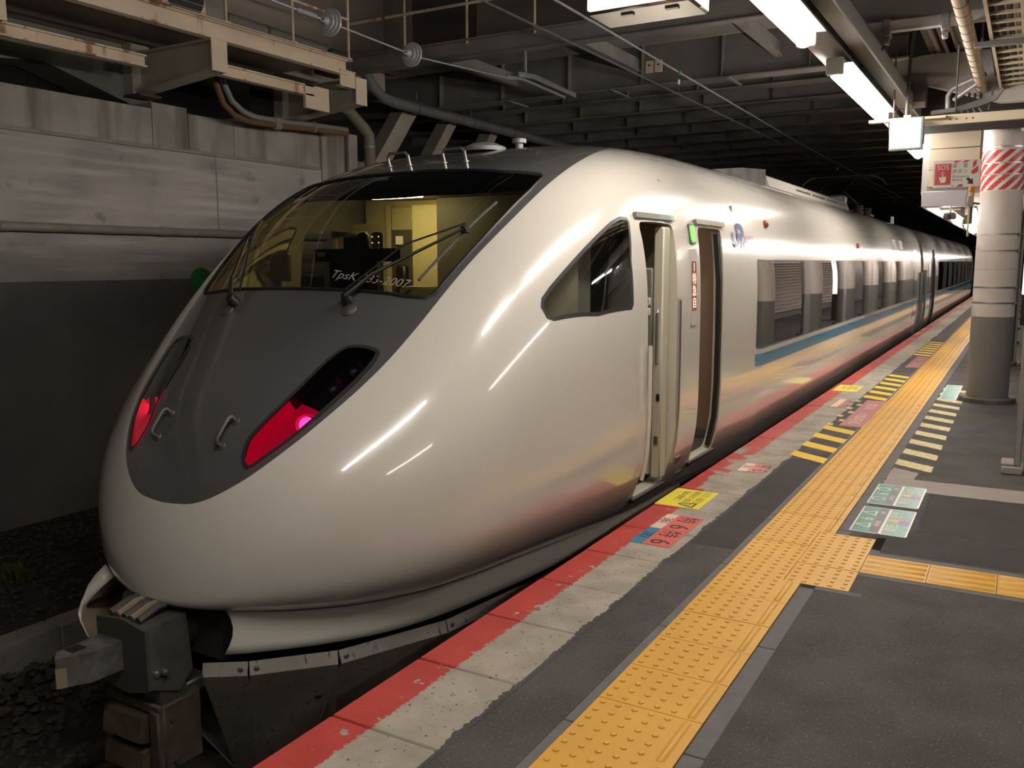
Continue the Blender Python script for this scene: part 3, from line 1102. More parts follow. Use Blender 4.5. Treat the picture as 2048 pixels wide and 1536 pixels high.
def skin_part(name, groups, m, parent, sides=(1, -1), lift=0.0, label=None):
    vs, ns, fs = [], [], []
    org = root_of(parent)
    for sd in sides:
        mp = {}
        for gname in groups:
            for f in GROUPS.get(gname, ()):
                ids = []
                for i in f:
                    if i not in mp:
                        p, n = SK_P[i] + SK_N[i] * lift, SK_N[i]
                        if sd < 0:
                            p = Vector((2 * XC - p.x, p.y, p.z)); n = Vector((-n.x, n.y, n.z))
                        mp[i] = len(vs); vs.append(p - org); ns.append(n)
                    ids.append(mp[i])
                a, b, c = (vs[i] for i in ids[:3])
                nn = (b - a).cross(c - a)
                if nn.length < 1e-12: continue
                if nn.dot(ns[ids[0]] + ns[ids[1]] + ns[ids[2]]) < 0: ids = ids[::-1]
                fs.append(ids)
    me = bpy.data.meshes.new(name)
    me.from_pydata(vs, [], fs)
    me.materials.append(m)
    me.polygons.foreach_set('use_smooth', [True] * len(me.polygons))
    me.normals_split_custom_set_from_vertices(ns)
    me.update()
    o = bpy.data.objects.new(name, me)
    COL.objects.link(o)
    o.parent = parent
    return tag(o, label)


car = thing('train_car', 'white express train car with long streamlined nose and dark grey mask at the platform', 'train car', (XC, 2.6, -1.1))
shell = skin_part('body_shell', ['shell'], M_WHITE, car)
skin_part('nose_mask', ['mask'], M_MASK, car, label='dark grey nose panel around the windscreen')
skin_part('roof', ['roof'], M_ROOF, car, label='dirty cream roof skin')
skin_part('window_band', ['band'], M_BAND, car, label='grey band between the saloon windows')
skin_part('blue_stripe', ['stripe'], M_STRIPE, car, label='blue waist stripe')
ws_o = skin_part('windscreen', ['windscreen'], M_WSGLASS, car)
for sd in (1, -1):
    fr = skin_part('lamp_frame', ['lens_frame'], M_FRAME, car, (sd,), .004)
    skin_part('lamp_glass', ['lens'], M_LENS, fr, (sd,))
    fr = skin_part('cab_window_frame', ['cab_window_frame'], M_FRAME, car, (sd,), .002)
    skin_part('cab_window_glass', ['cab_window'], M_SIDEGLASS, fr, (sd,))
for i in range(len(PANES)):
    for sd in (1, -1): skin_part('window_pane', ['pane%d' % i], M_CARGLASS, car, (sd,))


def skin_tube(pts, r, lift, n=8, closed=False, sd=1):
    q = [SP(*p) + SN(*p) * lift for p in pts]
    if sd < 0: q = [Vector((2 * XC - p.x, p.y, p.z)) for p in q]
    if closed: q = q + [q[0]]
    return MB().tube(q, r, n, not closed)


# gaskets and frit of the windscreen: a dark band along its top, a thin dark border
def skin_strip(lo, hi, lift, sides=(1, -1), n=8):
    """strip of skin between two matching polylines"""
    mb = MB()
    for sd in sides:
        v = []
        for a, b in zip(lo, hi):
            for k in range(n + 1):
                t = a[0] + (b[0] - a[0]) * k / n; p = a[1] + (b[1] - a[1]) * k / n
                q = SP(t, p) + SN(t, p) * lift
                if sd < 0: q = Vector((2 * XC - q.x, q.y, q.z))
                v.append(q)
        f = []
        for i in range(len(lo) - 1):
            for k in range(n):
                q = (i * (n + 1) + k, (i + 1) * (n + 1) + k, (i + 1) * (n + 1) + k + 1, i * (n + 1) + k + 1)
                f.append(q if sd > 0 else q[::-1])
        mb.add(v, f)
    return mb


top_hi = [(1.449, 90.0), (1.450, 84.95), (1.448, 80), (1.446, 75.58), (1.444, 69), (1.442, 63.48), (1.455, 58), (1.462, 55.5)]
top_lo = [(1.318, 90.0), (1.318, 84.9), (1.320, 80), (1.325, 75.3), (1.333, 67.5), (1.358, 60.0), (1.382, 56.5), (1.395, 54.4)]
part('shade_band', skin_strip(top_lo, top_hi, -.004), mat('frit_black', (0.010, 0.010, 0.009), .25), ws_o)
wsd = densify(WS, False, .03)
gk = MB()
for sd in (1, -1):
    q = skin_tube(wsd, .011, .001, 6, False, sd); gk.add(q.v, q.f)
part('windscreen_gasket', gk, M_BLACK, ws_o)

# train number on the windscreen foot
P0, N0 = SP(1.062, 71), SN(1.062, 71)
rt = (SP(1.062, 66) - SP(1.062, 76)).normalized()
up = N0.cross(rt).normalized()
part('lettering', text_mb('TpsK 283-2007', .085, P0 + N0 * .006, rt, up), mat('letter_grey', (0.32, .31, .26), .5), ws_o, smooth=0)

# lamp clusters behind the lamp glasses
for sd in (1, -1):
    lens_c = lambda t, p, d: (lambda q: Vector((q.x if sd > 0 else 2 * XC - q.x, q.y, q.z)))(SP(t, p) - SN(t, p) * d)
    # backing bowl
    rows = []
    for t in np.linspace(.47, .93, 14):
        rows.append([lens_c(t, p, .105) for p in np.linspace(50.5, 67, 9)])
    mb = MB()
    nv = len(rows[0])
    mb.add([q for r_ in rows for q in r_], [(i * nv + k, (i + 1) * nv + k, (i + 1) * nv + k + 1, i * nv + k + 1) for i in range(len(rows) - 1) for k in range(nv - 1)])
    part('lamp_bowl', mb, mat('lamp_bowl', (0.012, .012, .013), .3), car)
    # compartment walls: dark above, red plastic below
    hi_ = SK_L['hli']
    for nm_, lo_t, up_t, m_ in (('lamp_wall', .70, 2.0, mat('lamp_bowl', (0.012, .012, .013), .3)), ('tail_wall', 0.0, .7001, emat('tail_red', (0.60, 0.0, 0.035), .42))):
        mb = MB()
        for i in range(len(hi_)):
            a_, b_ = hi_[i], hi_[(i + 1) % len(hi_)]
            if lo_t <= (a_[0] + b_[0]) / 2 < up_t:
                mb.add([lens_c(*a_, .002), lens_c(*b_, .002), lens_c(*b_, .10), lens_c(*a_, .10)], [(0, 1, 2, 3)])
        part(nm_, mb, m_, car)
    # red tail section
    rows = []
    for a in np.linspace(0, 1, 9):
        rows.append([lens_c(.490 + (.725 - .490) * a, 51.6 + (65.5 - 51.6) * b, .080) for b in np.linspace(0, 1, 7)])
    nv = 7
    mb = MB().add([q for r_ in rows for q in r_], [(i * nv + k, (i + 1) * nv + k, (i + 1) * nv + k + 1, i * nv + k + 1) for i in range(8) for k in range(6)])
    rp = part('tail_reflector', mb, emat('tail_red', (0.60, 0.0, 0.035), .42), car)
    c0 = Vector((-2.930, 3.092, .765))
    ax = Vector((.45, -.85, .2)).normalized()
    if sd < 0:
        c0 = Vector((2 * XC - c0.x, c0.y, c0.z)); ax = Vector((-ax.x, ax.y, ax.z))
    part('tail_lamp', MB().lathe(c0, ax, [(-.03, .03), (.0, .040), (.008, .036)], 20), emat('tail_glow', (1.0, 0.03, 0.22), 6.0), rp)
    part('lamp_hood', MB().add(*(lambda q: ([v for v in q.v], q.f[:-2]))(MB().lathe(c0, ax, [(-.02, .045), (.040, .045)], 24))), mat('hood_red', (.20, .0, .02), .4), rp)
    ring = MB().tube([c0 + ax * .0 + (Matrix.Rotation(2 * math.pi * k / 20, 3, ax) @ (ax.orthogonal().normalized() * .047)) for k in range(21)], .009, 6, False)
    part('lamp_ring', ring, emat('tail_ring', (0.62, 0.0, 0.05), 1.0), rp)
    for k, (tt, pp) in enumerate(((.80, 59.5), (.86, 59.0))):
        c1 = lens_c(tt, pp, .055)
        part('headlamp', MB().lathe(c1, ax, [(-.03, .02), (0, .045), (.004, .040), (-.012, .015)], 20), mat('reflector', (0.03, 0.03, 0.032), .3, .5), car)

# grab handles on the nose and the roof
for (ta, pa, tb, pb) in ((.594, 74.7, .512, 72.6), (1.508, 81.8, 1.535, 80.2)):
    for sd in (1, -1):
        A, B = SP(ta, pa), SP(tb, pb); na, nb = SN(ta, pa), SN(tb, pb)
        h = .052
        if ta > 1:
            A, B = SP(1.516, 84.5), SP(1.516, 78.0); na, nb = SN(1.516, 84.5), SN(1.516, 78.0); h = .085
        q = [A, A + na * h * .75, A + na * h + (B - A) * .12, B + nb * h + (A - B) * .12, B + nb * h * .75, B]
        if sd < 0: q = [Vector((2 * XC - p.x, p.y, p.z)) for p in q]
        hd = part('grab_handle', MB().tube(q, .0105, 8), M_STEELD if ta < 1 else M_STEEL, car)
        for p_, n_ in ((q[0], na), (q[-1], nb)):
            n2 = n_ if sd > 0 else Vector((-n_.x, n_.y, n_.z))
            part('handle_foot', MB().lathe(p_, n2, [(0, .022), (.006, .020)], 12), M_STEELD if ta < 1 else M_STEEL, hd)

# windscreen wipers
def wiper(sd, piv, elbow, b0, b1):
    fx = lambda q: q if sd > 0 else Vector((2 * XC - q.x, q.y, q.z))
    P_ = lambda tp_, l: fx(SP(*tp_) + SN(*tp_) * l)
    arm = MB().tube([P_(piv, .05), P_(((piv[0] * .75 + elbow[0] * .25), (piv[1] * .75 + elbow[1] * .25)), .075), P_(elbow, .045)], [.016, .010, .007], 8)
    o = part('wiper_arm', arm, M_BLACK, car)
    off = (piv[0] + .02, piv[1] + 1.5)
    part('wiper_link', MB().tube([P_(off, .045), P_(((off[0] + elbow[0]) / 2 + .02, (off[1] + elbow[1]) / 2 + .8), .07), P_((elbow[0] + .012, elbow[1] + .6), .045)], .0055, 6), M_BLACK, o)
    part('wiper_pivot', MB().lathe(P_(piv, -.01), fx(SP(*piv) + SN(*piv)) - fx(SP(*piv)), [(0, .034), (.035, .034), (.05, .026), (.07, .024)], 14), M_BLACK, o)
    part('wiper_boot', MB().lathe(P_((piv[0] - .018, piv[1] - 1.4), -.005), fx(SP(*piv) + SN(*piv)) - fx(SP(*piv)), [(0, .045), (.01, .042), (.022, .022)], 14), M_STEELD, o)
    part('wiper_blade', MB().tube([P_((b0[0] + (b1[0] - b0[0]) * k / 8, b0[1] + (b1[1] - b0[1]) * k / 8), .012) for k in range(9)], .009, 6), M_STEELD, o)
    part('blade_joint', MB().box(*sum(([a - .02, a + .02] for a in P_(elbow, .035)), []), .006), M_BLACK, o)
wiper(1, (.997, 71.9), (1.222, 57.6), (1.083, 59.2), (1.325, 57.2))
wiper(-1, (.985, 71.9), (1.20, 60.5), (1.06, 67.5), (1.30, 55.5))

# red side lamps, roof-edge vents, destination lamps
for yy, zz in ((8.33, 1.885), (13.45, 1.768)):
    t = T(yy); p = PH(zz)
    c, n = SP(t, p), SN(t, p)
    part('side_lamp', MB().lathe(c, n, [(0, .036), (.02, .036), (.034, .022), (.037, .008)], 14), mat('lamp_red_dark', (0.22, 0.035, 0.025), .3), car)
for yy in (17.75, 18.75):
    t = T(yy); nrm = SN(t, PH(1.86))
    lo, hi = SP(t, PH(1.765)), SP(t, PH(1.955))
    mb = MB()
    for q, h_ in ((lo, 0), (hi, 0)): pass
    e = Vector((0, .30, 0))
    v = [lo - e + nrm * .004, lo + e + nrm * .004, hi + e + nrm * .004, hi - e + nrm * .004]
    mb.add(v, [(0, 1, 2, 3)])
    fr = part('vent', mb, mat('vent_grey', (0.22, .21, .20), .5), car)
    for k in range(7):
        a = lo.lerp(hi, (k + .5) / 7) + nrm * .008
        part('louvre', MB().quadbar(a - e * .9, a + e * .9, .012, .006), M_STEELD, fr)


# ---- doors
def side_pt(y, z, lift=0.0):
    t = T(y); p = PH(z, t)
    return SP(t, p) + SN(t, p) * lift


def door_reveal(y0, y1, z0, z1, depth, m):
    """jambs, head and sill running in from the skin"""
    lp = [(t, p) for t, p in densify(yz_loop(y0, y1, z0, z1, .05))]
    mb = MB()
    a = [SP(*q) for q in lp]
    b = [Vector((q.x - depth, q.y, q.z)) for q in a]
    n = len(a)
    mb.add(a + b, [(i, (i + 1) % n, n + (i + 1) % n, n + i) for i in range(n)])
    return part('door_reveal', mb, m, car)


rv = door_reveal(5.19, 5.74, .015, 1.79, .10, M_DOORIN)
door_reveal(6.27, 6.87, .045, 1.79, .08, M_DOORIN)
# rain gutters over the doors
for y0, y1 in ((5.16, 5.76), (6.22, 6.93)):
    a, b = side_pt(y0, 1.825, .012), side_pt(y1, 1.825, .012)
    part('rain_gutter', MB().quadbar(a, b, .035, .022, SN(T(y0), PH(1.8))), M_WHITE, car)
# sill plates and step edges
for y0, y1, z in ((5.19, 5.74, .012), (6.27, 6.87, .042)):
    o = side_pt((y0 + y1) / 2, z)
    part('sill_plate', MB().box(o.x - .55, o.x + .012, y0 + .005, y1 - .005, z - .035, z, .004), M_FLOORD, car)
    part('step_edge', MB().box(o.x - .01, o.x + .022, y0 - .01, y1 + .02, z - .022, z - .004, .003), M_BLACK, car)
# cab door: handrails both sides, hinged leaf folded in, equipment panel
part('handrail', MB().tube([side_pt(5.165, z, .028) for z in (1.02, .95, .8, .6, .45, .3, .16)], .014, 8), M_WHITE, car)
part('handrail', MB().tube([side_pt(5.79, z, -.002) for z in (1.28, .95, .8, .6, .45, .3, .14)], .016, 8), M_STEEL, car)
rc = MB()
for z0, z1 in ((.14, .5), (.5, .9), (.9, 1.30)):
    a, b, c_, d = side_pt(5.745, z0, .003), side_pt(5.83, z0, .003), side_pt(5.83, z1, .003), side_pt(5.745, z1, .003)
    rc.add([a, b, c_, d], [(0, 1, 2, 3)])
part('handrail_recess', rc, mat('recess', (.40, .38, .33), .5), car)
leaf = MB().box(-2.146, -2.075, 5.60, 5.715, .06, 1.77, .01)
lf = part('cab_door_leaf', leaf, M_DOORIN, car)
part('door_handle', MB().tube([(-2.105, 5.60, .86), (-2.105, 5.58, .88), (-2.105, 5.58, 1.20), (-2.105, 5.60, 1.22)], .009, 8), M_STEEL, lf)
part('door_lock', MB().box(-2.108, -2.085, 5.588, 5.602, .60, .65, .004), M_BLACK, lf)
part('door_lock', MB().box(-2.118, -2.09, 5.588, 5.602, .30, .36, .004), M_STEELD, lf)
pn = part('switch_panel', MB().box(-2.60, -2.15, 5.60, 5.67, .70, 1.50, .01), mat('panel_grey', (.22, .21, .18), .5), car)
for k, z in enumerate((1.205, 1.275)):
    part('switch', MB().box(-2.208, -2.162, 5.585, 5.602, z - .026, z + .026, .004), M_SIGNW, pn)
    part('switch_key', MB().box(-2.197, -2.173, 5.578, 5.587, z - .015, z + .015, .003), M_BLACK, pn)
part('push_button', MB().lathe((-2.195, 5.60, 1.345), (0, -1, 0), [(0, .020), (.02, .018)], 12), mat('button_green', (0.0, .20, .12), .4), pn)
part('push_button', MB().lathe((-2.195, 5.60, 1.12), (0, -1, 0), [(0, .020), (.02, .018)], 12), M_BLACK, pn)
part('cab_locker', MB().box(-2.60, -2.15, 5.60, 5.67, .08, .66, .01), M_DOORIN, car)
# passenger door: black leaf edge, pillar lamp, side number display
lf = MB()
for z0, z1 in ((.06, .3), (.3, .6), (.6, 1.0), (1.0, 1.4), (1.4, 1.76)):
    a, b = side_pt(6.835, z0, -.026), side_pt(6.835, z1, -.026)
    lf.quadbar(a, b, .05, .036, (1, 0, 0))
part('passenger_door_edge', lf, M_BLACK, car)
gm = MB()
gp = [side_pt(6.855, z, -.02) for z in (.07, .2, .35, .5, .7, 1.0, 1.3, 1.55, 1.74)]
gm.tube(gp, .012, 6)
part('door_gasket', gm, M_STEELD, car)
c = side_pt(6.12, 1.735); n = SN(T(6.12), PH(1.735))
up = (side_pt(6.12, 1.80) - side_pt(6.12, 1.67)).normalized()
fr = part('door_lamp_frame', flat_poly(rrect(-.062, .062, -.075, .075, .03), c + n * -.004, (0, 1, 0), up, .012), mat('lamp_rim', (.10, .10, .09), .4), car)
part('door_lamp', flat_poly(rrect(-.046, .046, -.060, .060, .026), c + n * .004, (0, 1, 0), up, .010), emat('lamp_green', (.16, .62, .12), .8), fr)
c = side_pt(6.10, 1.36); n = SN(T(6.10), PH(1.36)); up = (side_pt(6.10, 1.5) - side_pt(6.10, 1.2)).normalized()
dp = part('side_display', flat_poly(rrect(-.065, .065, -.27, .27, .02), c - n * .006, (0, 1, 0), up, .010), mat('display_rim', (.55, .52, .47), .3), car)
part('display_window', flat_poly(rrect(-.05, .05, -.165, .185, .008), c + n * .0025, (0, 1, 0), up, .003), mat('display_dark', (.20, .085, .07), .3), dp)
for k, s in enumerate(('1', '特', '急', '自')):
    part('led_text', text_mb(s, .085, c + n * .007 + up * (.14 - .085 * k), (0, 1, 0), up), emat('led_red', (1.0, .33, .22), 3.2), dp, smooth=0)
# small plates and black slots under the sill
for yy, zz, w_, h_ in ((5.95, .13, .09, .05), (6.12, -.02, .14, .05)):
    c = side_pt(yy, zz); n = SN(T(yy), PH(zz, T(yy))); up = (side_pt(yy, zz + .05) - side_pt(yy, zz - .05)).normalized()
    part('maker_plate', flat_poly(rrect(-w_ / 2, w_ / 2, -h_ / 2, h_ / 2, .006), c - n * .004, (0, 1, 0), up, .010), M_STEELD if zz > 0 else M_GALV, car)

# operator mark beside the passenger door
c = side_pt(7.17, 1.655); c2 = side_pt(7.17, 1.86)
up = (c2 - c).normalized(); n = SN(T(7.17), PH(1.75))
o_ = c + n * .010
lg = MB()
Y15 = (0, 1.5, 0)
for q in (ribbon([(.012, .125), (.016, .060), (.030, .028), (.062, .014), (.095, .026), (.108, .062), (.108, .200)], .034, o_, Y15, up),
          ribbon([(.092, .186), (.180, .186), (.205, .172), (.218, .140), (.205, .105), (.175, .098), (.125, .098)], .036, o_, Y15, up),
          ribbon([(.140, .115), (.172, .070), (.208, .0)], .040, o_, Y15, up)):
    lg.add(q.v, q.f)
part('operator_mark', lg, mat('mark_blue', (0.012, .06, .36), .3, coat=1), car, smooth=0)
part('mark_bar', flat_poly([(.385, 0), (.425, 0), (.425, .105), (.385, .105)], o_, (0, 1, 0), up, .001), mat('mark_red', (.62, .10, .07), .3), car)
for k, s in enumerate(('WEST', 'JAPAN')):
    part('operator_lettering', text_mb(s, .060, o_ + Vector((0, .535, 0)) + up * (.083 - .06 * k), (0, 1, 0), up, aspect=1.25), MATS['mark_blue'], car, smooth=0)

# ---- cab interior
dk = MATS['cab_dark']
part('cab_back_wall', MB().box(-4.76, -2.20, 5.80, 5.84, .0, 2.1), M_CABWALL, car)
part('cab_floor', MB().box(-4.60, -2.30, 4.4, 5.80, .0, .05), M_FLOORD, car)
cl = part('cab_ceiling', MB().box(-4.36, -2.60, 4.85, 5.80, 2.03, 2.06, .005), M_CABWALL, car)
part('cab_lamp', MB().box(-4.24, -3.78, 5.18, 5.26, 2.005, 2.03, .006), emat('cab_tube', (1.0, .86, .50), CAB_LIGHT), cl)
part('ceiling_speaker', MB().box(-4.55, -4.34, 5.02, 5.14, 2.012, 2.03, .004), M_PLASTIC, cl)
bw = part('cab_rear_door', MB().box(-5.05 + .0, -4.50, 5.765, 5.80, .1, 1.86, .008), M_CABDOORP, car)
part('door_window_bar', MB().box(-4.98, -4.58, 5.745, 5.767, 1.58, 1.66, .006), M_CABDARK, bw)
part('door_trim', MB().box(-5.10, -5.045, 5.75, 5.80, .1, 2.0, .006), M_CABWALL, car)
part('door_trim', MB().box(-4.51, -4.46, 5.74, 5.80, .1, 2.0, .006), M_CABWALL, car)
cb = part('equipment_cabinet', MB().box(-4.42, -4.20, 5.70, 5.80, .1, 1.98, .008), M_CABDOORP, car)
part('cabinet_panel', MB().box(-4.41, -4.21, 5.685, 5.702, 1.18, 1.80, .004), M_CABDARK, cb)
part('thermostat', MB().box(-4.36, -4.29, 5.67, 5.687, 1.68, 1.75, .004), M_SIGNW, cb)
part('handset', MB().box(-4.34, -4.24, 5.63, 5.69, 1.30, 1.52, .015), M_BLACK, cb)
part('cab_partition', MB().box(-4.19, -3.885, 5.66, 5.80, .1, 1.99, .008), mat('cab_bright', (.50, .45, .27), .5), car)
part('partition_trim', MB().box(-3.895, -3.87, 5.63, 5.80, .1, 2.0, .004), MATS['cab_bright'], car)
part('cab_recess', MB().box(-3.87, -2.45, 5.55, 5.79, .1, 2.02), M_CABDARK, car)
# desk with a display bar, instrument hood, mirror lamps, seat
ds = part('driver_desk', MB().prism([(3.72, 1.20), (3.80, 1.27), (4.05, 1.30), (4.50, 1.28), (4.62, 1.0), (4.62, .3), (3.8, .3)], 'x', -4.20, -2.76), M_PLASTIC, car)
part('desk_ledge', MB().box(-3.16, -2.66, 4.12, 4.34, 1.29, 1.40, .02), mat('desk_cream', (.34, .31, .20), .4), ds)
db = part('display_bar', MB().box(-3.93, -3.31, 4.26, 4.36, 1.545, 1.625, .008), mat('navy_plastic', (.022, .028, .05), .4), ds)
for x in (-3.8, -3.5): part('bar_stand', MB().box(x - .03, x + .03, 4.29, 4.33, 1.33, 1.55, .004), M_PLASTIC, ds)
part('bar_tag', MB().box(-3.89, -3.83, 4.250, 4.262, 1.575, 1.605, .002), M_SIGNW, db)
part('paper_holder', MB().box(-4.28, -4.12, 4.22, 4.26, 1.42, 1.60, .008), MATS['desk_cream'], ds)
part('mirror_lamp', MB().box(-3.88, -3.80, 4.62, 4.66, 1.60, 1.74, .02), M_PLASTIC, car)
ml = part('led_signal', MB().box(-3.795, -3.70, 4.66, 4.69, 1.60, 1.74, .02), mat('signal_pane', (.30, .27, .16), .3), car)
for i in range(2):
    for k in range(3):
        part('signal_dot', MB().lathe((-3.775 + .055 * i, 4.66, 1.63 + .04 * k), (0, -1, 0), [(0, .004), (.004, .003)], 8), emat('dot_warm', (1, .9, .6), 2.0), ml)
se = part('driver_seat', MB().box(-4.40, -3.98, 4.95, 5.08, .62, 1.60, .05).box(-4.42, -3.96, 4.62, 5.02, .52, .64, .04), mat('seat_dark', (.03, .03, .032), .8), car)
part('headrest', MB().box(-4.32, -4.08, 4.96, 5.06, 1.60, 1.76, .04), MATS['seat_dark'], se)
part('curtain', MB().box(-3.10, -2.62, 5.05, 5.12, 1.15, 1.72, .03), mat('curtain_dark', (.045, .042, .03), .9), car)

part('cab_side_panel', MB().prism([(4.20, 1.18), (4.76, 1.18), (4.76, 1.66), (4.66, 1.66), (4.20, 1.30)], 'x', -2.31, -2.30), mat('blind_beige', (.62, .57, .42), .6), car)
part('cab_side_lining', MB().prism([(4.30, 1.0), (5.15, 1.0), (5.15, 1.80), (4.85, 1.80), (4.30, 1.45)], 'x', -2.42, -2.40), mat('lining_grey', (.36, .355, .33), .6), car)

# vestibule seen through the passenger door
part('vestibule_wall', MB().box(-4.75, -2.13, 7.30, 7.34, .0, 2.0), M_VEST, car)
part('vestibule_floor', MB().box(-4.75, -2.16, 5.84, 7.30, .0, .04), M_FLOORD, car)
vc = part('vestibule_ceiling', MB().box(-4.4, -2.56, 5.84, 7.30, 1.98, 2.01), M_CABWALL, car)
part('vestibule_lamp', MB().box(-3.0, -2.7, 6.4, 6.6, 1.965, 1.98, .004), emat('vest_lamp', (1, .85, .65), 22.0), vc)
part('vestibule_step', MB().box(-2.5, -2.14, 7.24, 7.30, .04, .12, .006), M_FLOORD, car)
# saloon: floor, far lining and seat rows
part('saloon_floor', MB().box(-4.8, -2.15, 7.34, Y_END - .1, .0, .04), M_FLOORD, car)
sb = MB().box(-2.62, -2.22, 0, .42, .04, .48, .04).box(-2.62, -2.22, .34, .46, .40, 1.12, .04)
sme = mesh_from('saloon_seat', sb, mat('seat_blue', (.03, .035, .06), .9), Vector((0, 0, 0)))
for x_off in (0, -.52, -1.62, -2.12):
    for k in range(14):
        o = bpy.data.objects.new('saloon_seat', sme)
        COL.objects.link(o); o.parent = car
        o.location = Vector((x_off, 8.0 + .97 * k, 0)) - root_of(car)
# car end
endp = [SP(TE, p) for p in np.arange(-90, 90.1, 6)]
endp = endp + [Vector((2 * XC - q.x, q.y, q.z)) for q in endp[::-1]]
part('car_end', MB().add(endp, [tuple(range(len(endp)))]), M_STEELD, car, smooth=0)

# ---- skirt around the chin, cut open for the coupler
SK = [(.36, 2.690), (.37, 2.685), (.48, 2.775), (.68, 2.985), (.87, 3.265), (.99, 3.61), (1.085, 4.1), (1.15, 4.6), (1.22, 5.4), (1.26, 6.5)]
sk = []
for i in range(len(SK) - 1):
    for k in range(5):
        s = k / 5
        p0, p1, p2, p3 = (Vector(SK[max(0, min(len(SK) - 1, i + j))]) for j in (-1, 0, 1, 2))
        sk.append(.5 * ((2 * p1) + (p2 - p0) * s + (2 * p0 - 5 * p1 + 4 * p2 - p3) * s * s + (3 * p1 - p0 - 3 * p2 + p3) * s ** 3))
sk.append(Vector(SK[-1]))
sk = sk[5:]
for sd in (1, -1):
    mb = MB()
    v = []
    nz = 7
    for i, q in enumerate(sk):
        a = sk[max(i - 1, 0)]; b = sk[min(i + 1, len(sk) - 1)]
        tg = (b - a).normalized(); nn = Vector((tg.y, -tg.x))
        lead = max(0.0, 1 - i / 3.0)
        for k in range(nz + 1):
            s = k / nz
            z = -.275 + s * .275
            inn = .012 * math.sin(s * 3.0) + .085 * s ** 1.8
            edge_in = .045 * lead * math.sin(min(1, s * 1.25) * math.pi) * 1.0      # the front edge bows back
            w2 = q - nn * inn + tg * (edge_in - .02 * lead * s)
            v.append(Vector((XC + sd * w2.x, w2.y, z)))
    f = []
    for i in range(len(sk) - 1):
        for k in range(nz):
            q = (i * (nz + 1) + k, (i + 1) * (nz + 1) + k, (i + 1) * (nz + 1) + k + 1, i * (nz + 1) + k + 1)
            f.append(q if sd > 0 else q[::-1])
    mb.add(v, f)
    so = part('chin_skirt', mb, M_WHITE, car, smooth=60)
    md = so.modifiers.new('sheet', 'SOLIDIFY'); md.thickness = .018; md.offset = -1
    # dark lining behind the gap
    mb = MB(); v = []
    for q in sk:
        for z in (-.10, -.34): v.append((XC + sd * (q.x - .07), q.y + .05, z))
    f = [(2 * i, 2 * i + 1, 2 * i + 3, 2 * i + 2) for i in range(len(sk) - 1)]
    mb.add(v, f if sd < 0 else [q[::-1] for q in f])
    part('skirt_lining', mb, M_BLACK, car)
    # grey plough panels under the skirt
    pl = [(.285, 2.625), (.46, 2.745), (.745, 3.045), (.99, 3.60), (1.10, 4.3), (1.18, 5.2)]
    for i in range(len(pl) - 1):
        a, b = Vector(pl[i]), Vector(pl[i + 1])
        d = (b - a); d.normalize(); nn = Vector((d.y, -d.x)); g_ = d * .003
        rows = []
        for z, out in ((-.312, 0), (-.372, .024), (-1.15, -.50)):
            for q in (a + g_, b - g_):
                w2 = q + nn * out
                rows.append(Vector((XC + sd * w2.x, w2.y, z)))
        mb = MB().add(rows, [(0, 1, 3, 2) if sd < 0 else (0, 2, 3, 1), (2, 3, 5, 4) if sd < 0 else (2, 4, 5, 3)])
        po = part('plough_panel', mb, mat('plough_grey', (.36, .335, .30), .38, .1, noise=(5, .8, (.28, .26, .23)), spots=(30, .70, (.10, .09, .075)),
                                          streak=((.03, .028, .026), .62, .72, (30, 30, 2.0))), car, smooth=0)
        md = po.modifiers.new('plate', 'SOLIDIFY'); md.thickness = .008; md.offset = -1
        for q in ((a + d * .035,) if i else (b - d * .035,)):
            w2 = q + nn * .012
            part('bolt', MB().lathe((XC + sd * w2.x, w2.y, -.345), (sd * nn.x, nn.y, 0), [(-.004, .014), (.006, .014), (.009, .009)], 10), M_STEEL, po)
# open coupler hatch flap on the far side of the chin: white outside, tan lining
fo = [(-4.0, 2.715, .0), (-4.015, 2.662, -.045), (-4.016, 2.621, -.085), (-3.996, 2.566, -.15), (-3.99, 2.54, -.2), (-3.968, 2.533, -.235), (-3.876, 2.51, -.29)]
fi = [(-3.929, 2.71, -.05), (-3.953, 2.672, -.085), (-3.977, 2.644, -.12), (-3.987, 2.601, -.155), (-3.996, 2.573, -.185), (-3.966, 2.540, -.232), (-3.874, 2.513, -.29)]
fb = [(-4.183, 2.95, -.150), (-4.185, 2.95, -.195), (-4.196, 2.95, -.242), (-4.209, 2.95, -.288), (-4.17, 2.9, -.32), (-4.068, 2.8, -.349), (-3.964, 2.7, -.413)]
fl = part('hatch_flap', MB().add(fo + fi, [(i, i + 1, 8 + i, 7 + i) for i in range(6)]), M_WHITE, car, smooth=60)
fl.modifiers.new('sheet', 'SOLIDIFY').thickness = .006
part('flap_lining', MB().add(fi + fb, [(i, i + 1, 8 + i, 7 + i) for i in range(6)]), mat('lining_tan', (.36, .29, .20), .7, noise=(6, .8, (.26, .20, .13))), fl, smooth=60)
part('flap_seal', MB().tube([(-4.0, 2.60, -.175), (-4.05, 2.75, -.20), (-4.12, 2.93, -.215)], .012, 6), M_BLACK, fl)
# underframe seen in the chin opening
part('underframe', MB().box(XC - .60, XC + .60, 3.05, 6.5, -.62, -.16, .02), M_BLACK, car)
part('underframe_box', MB().box(XC - 1.2, XC + 1.2, 5.0, 21.5, -.95, -.45, .03), M_BLACK, car)

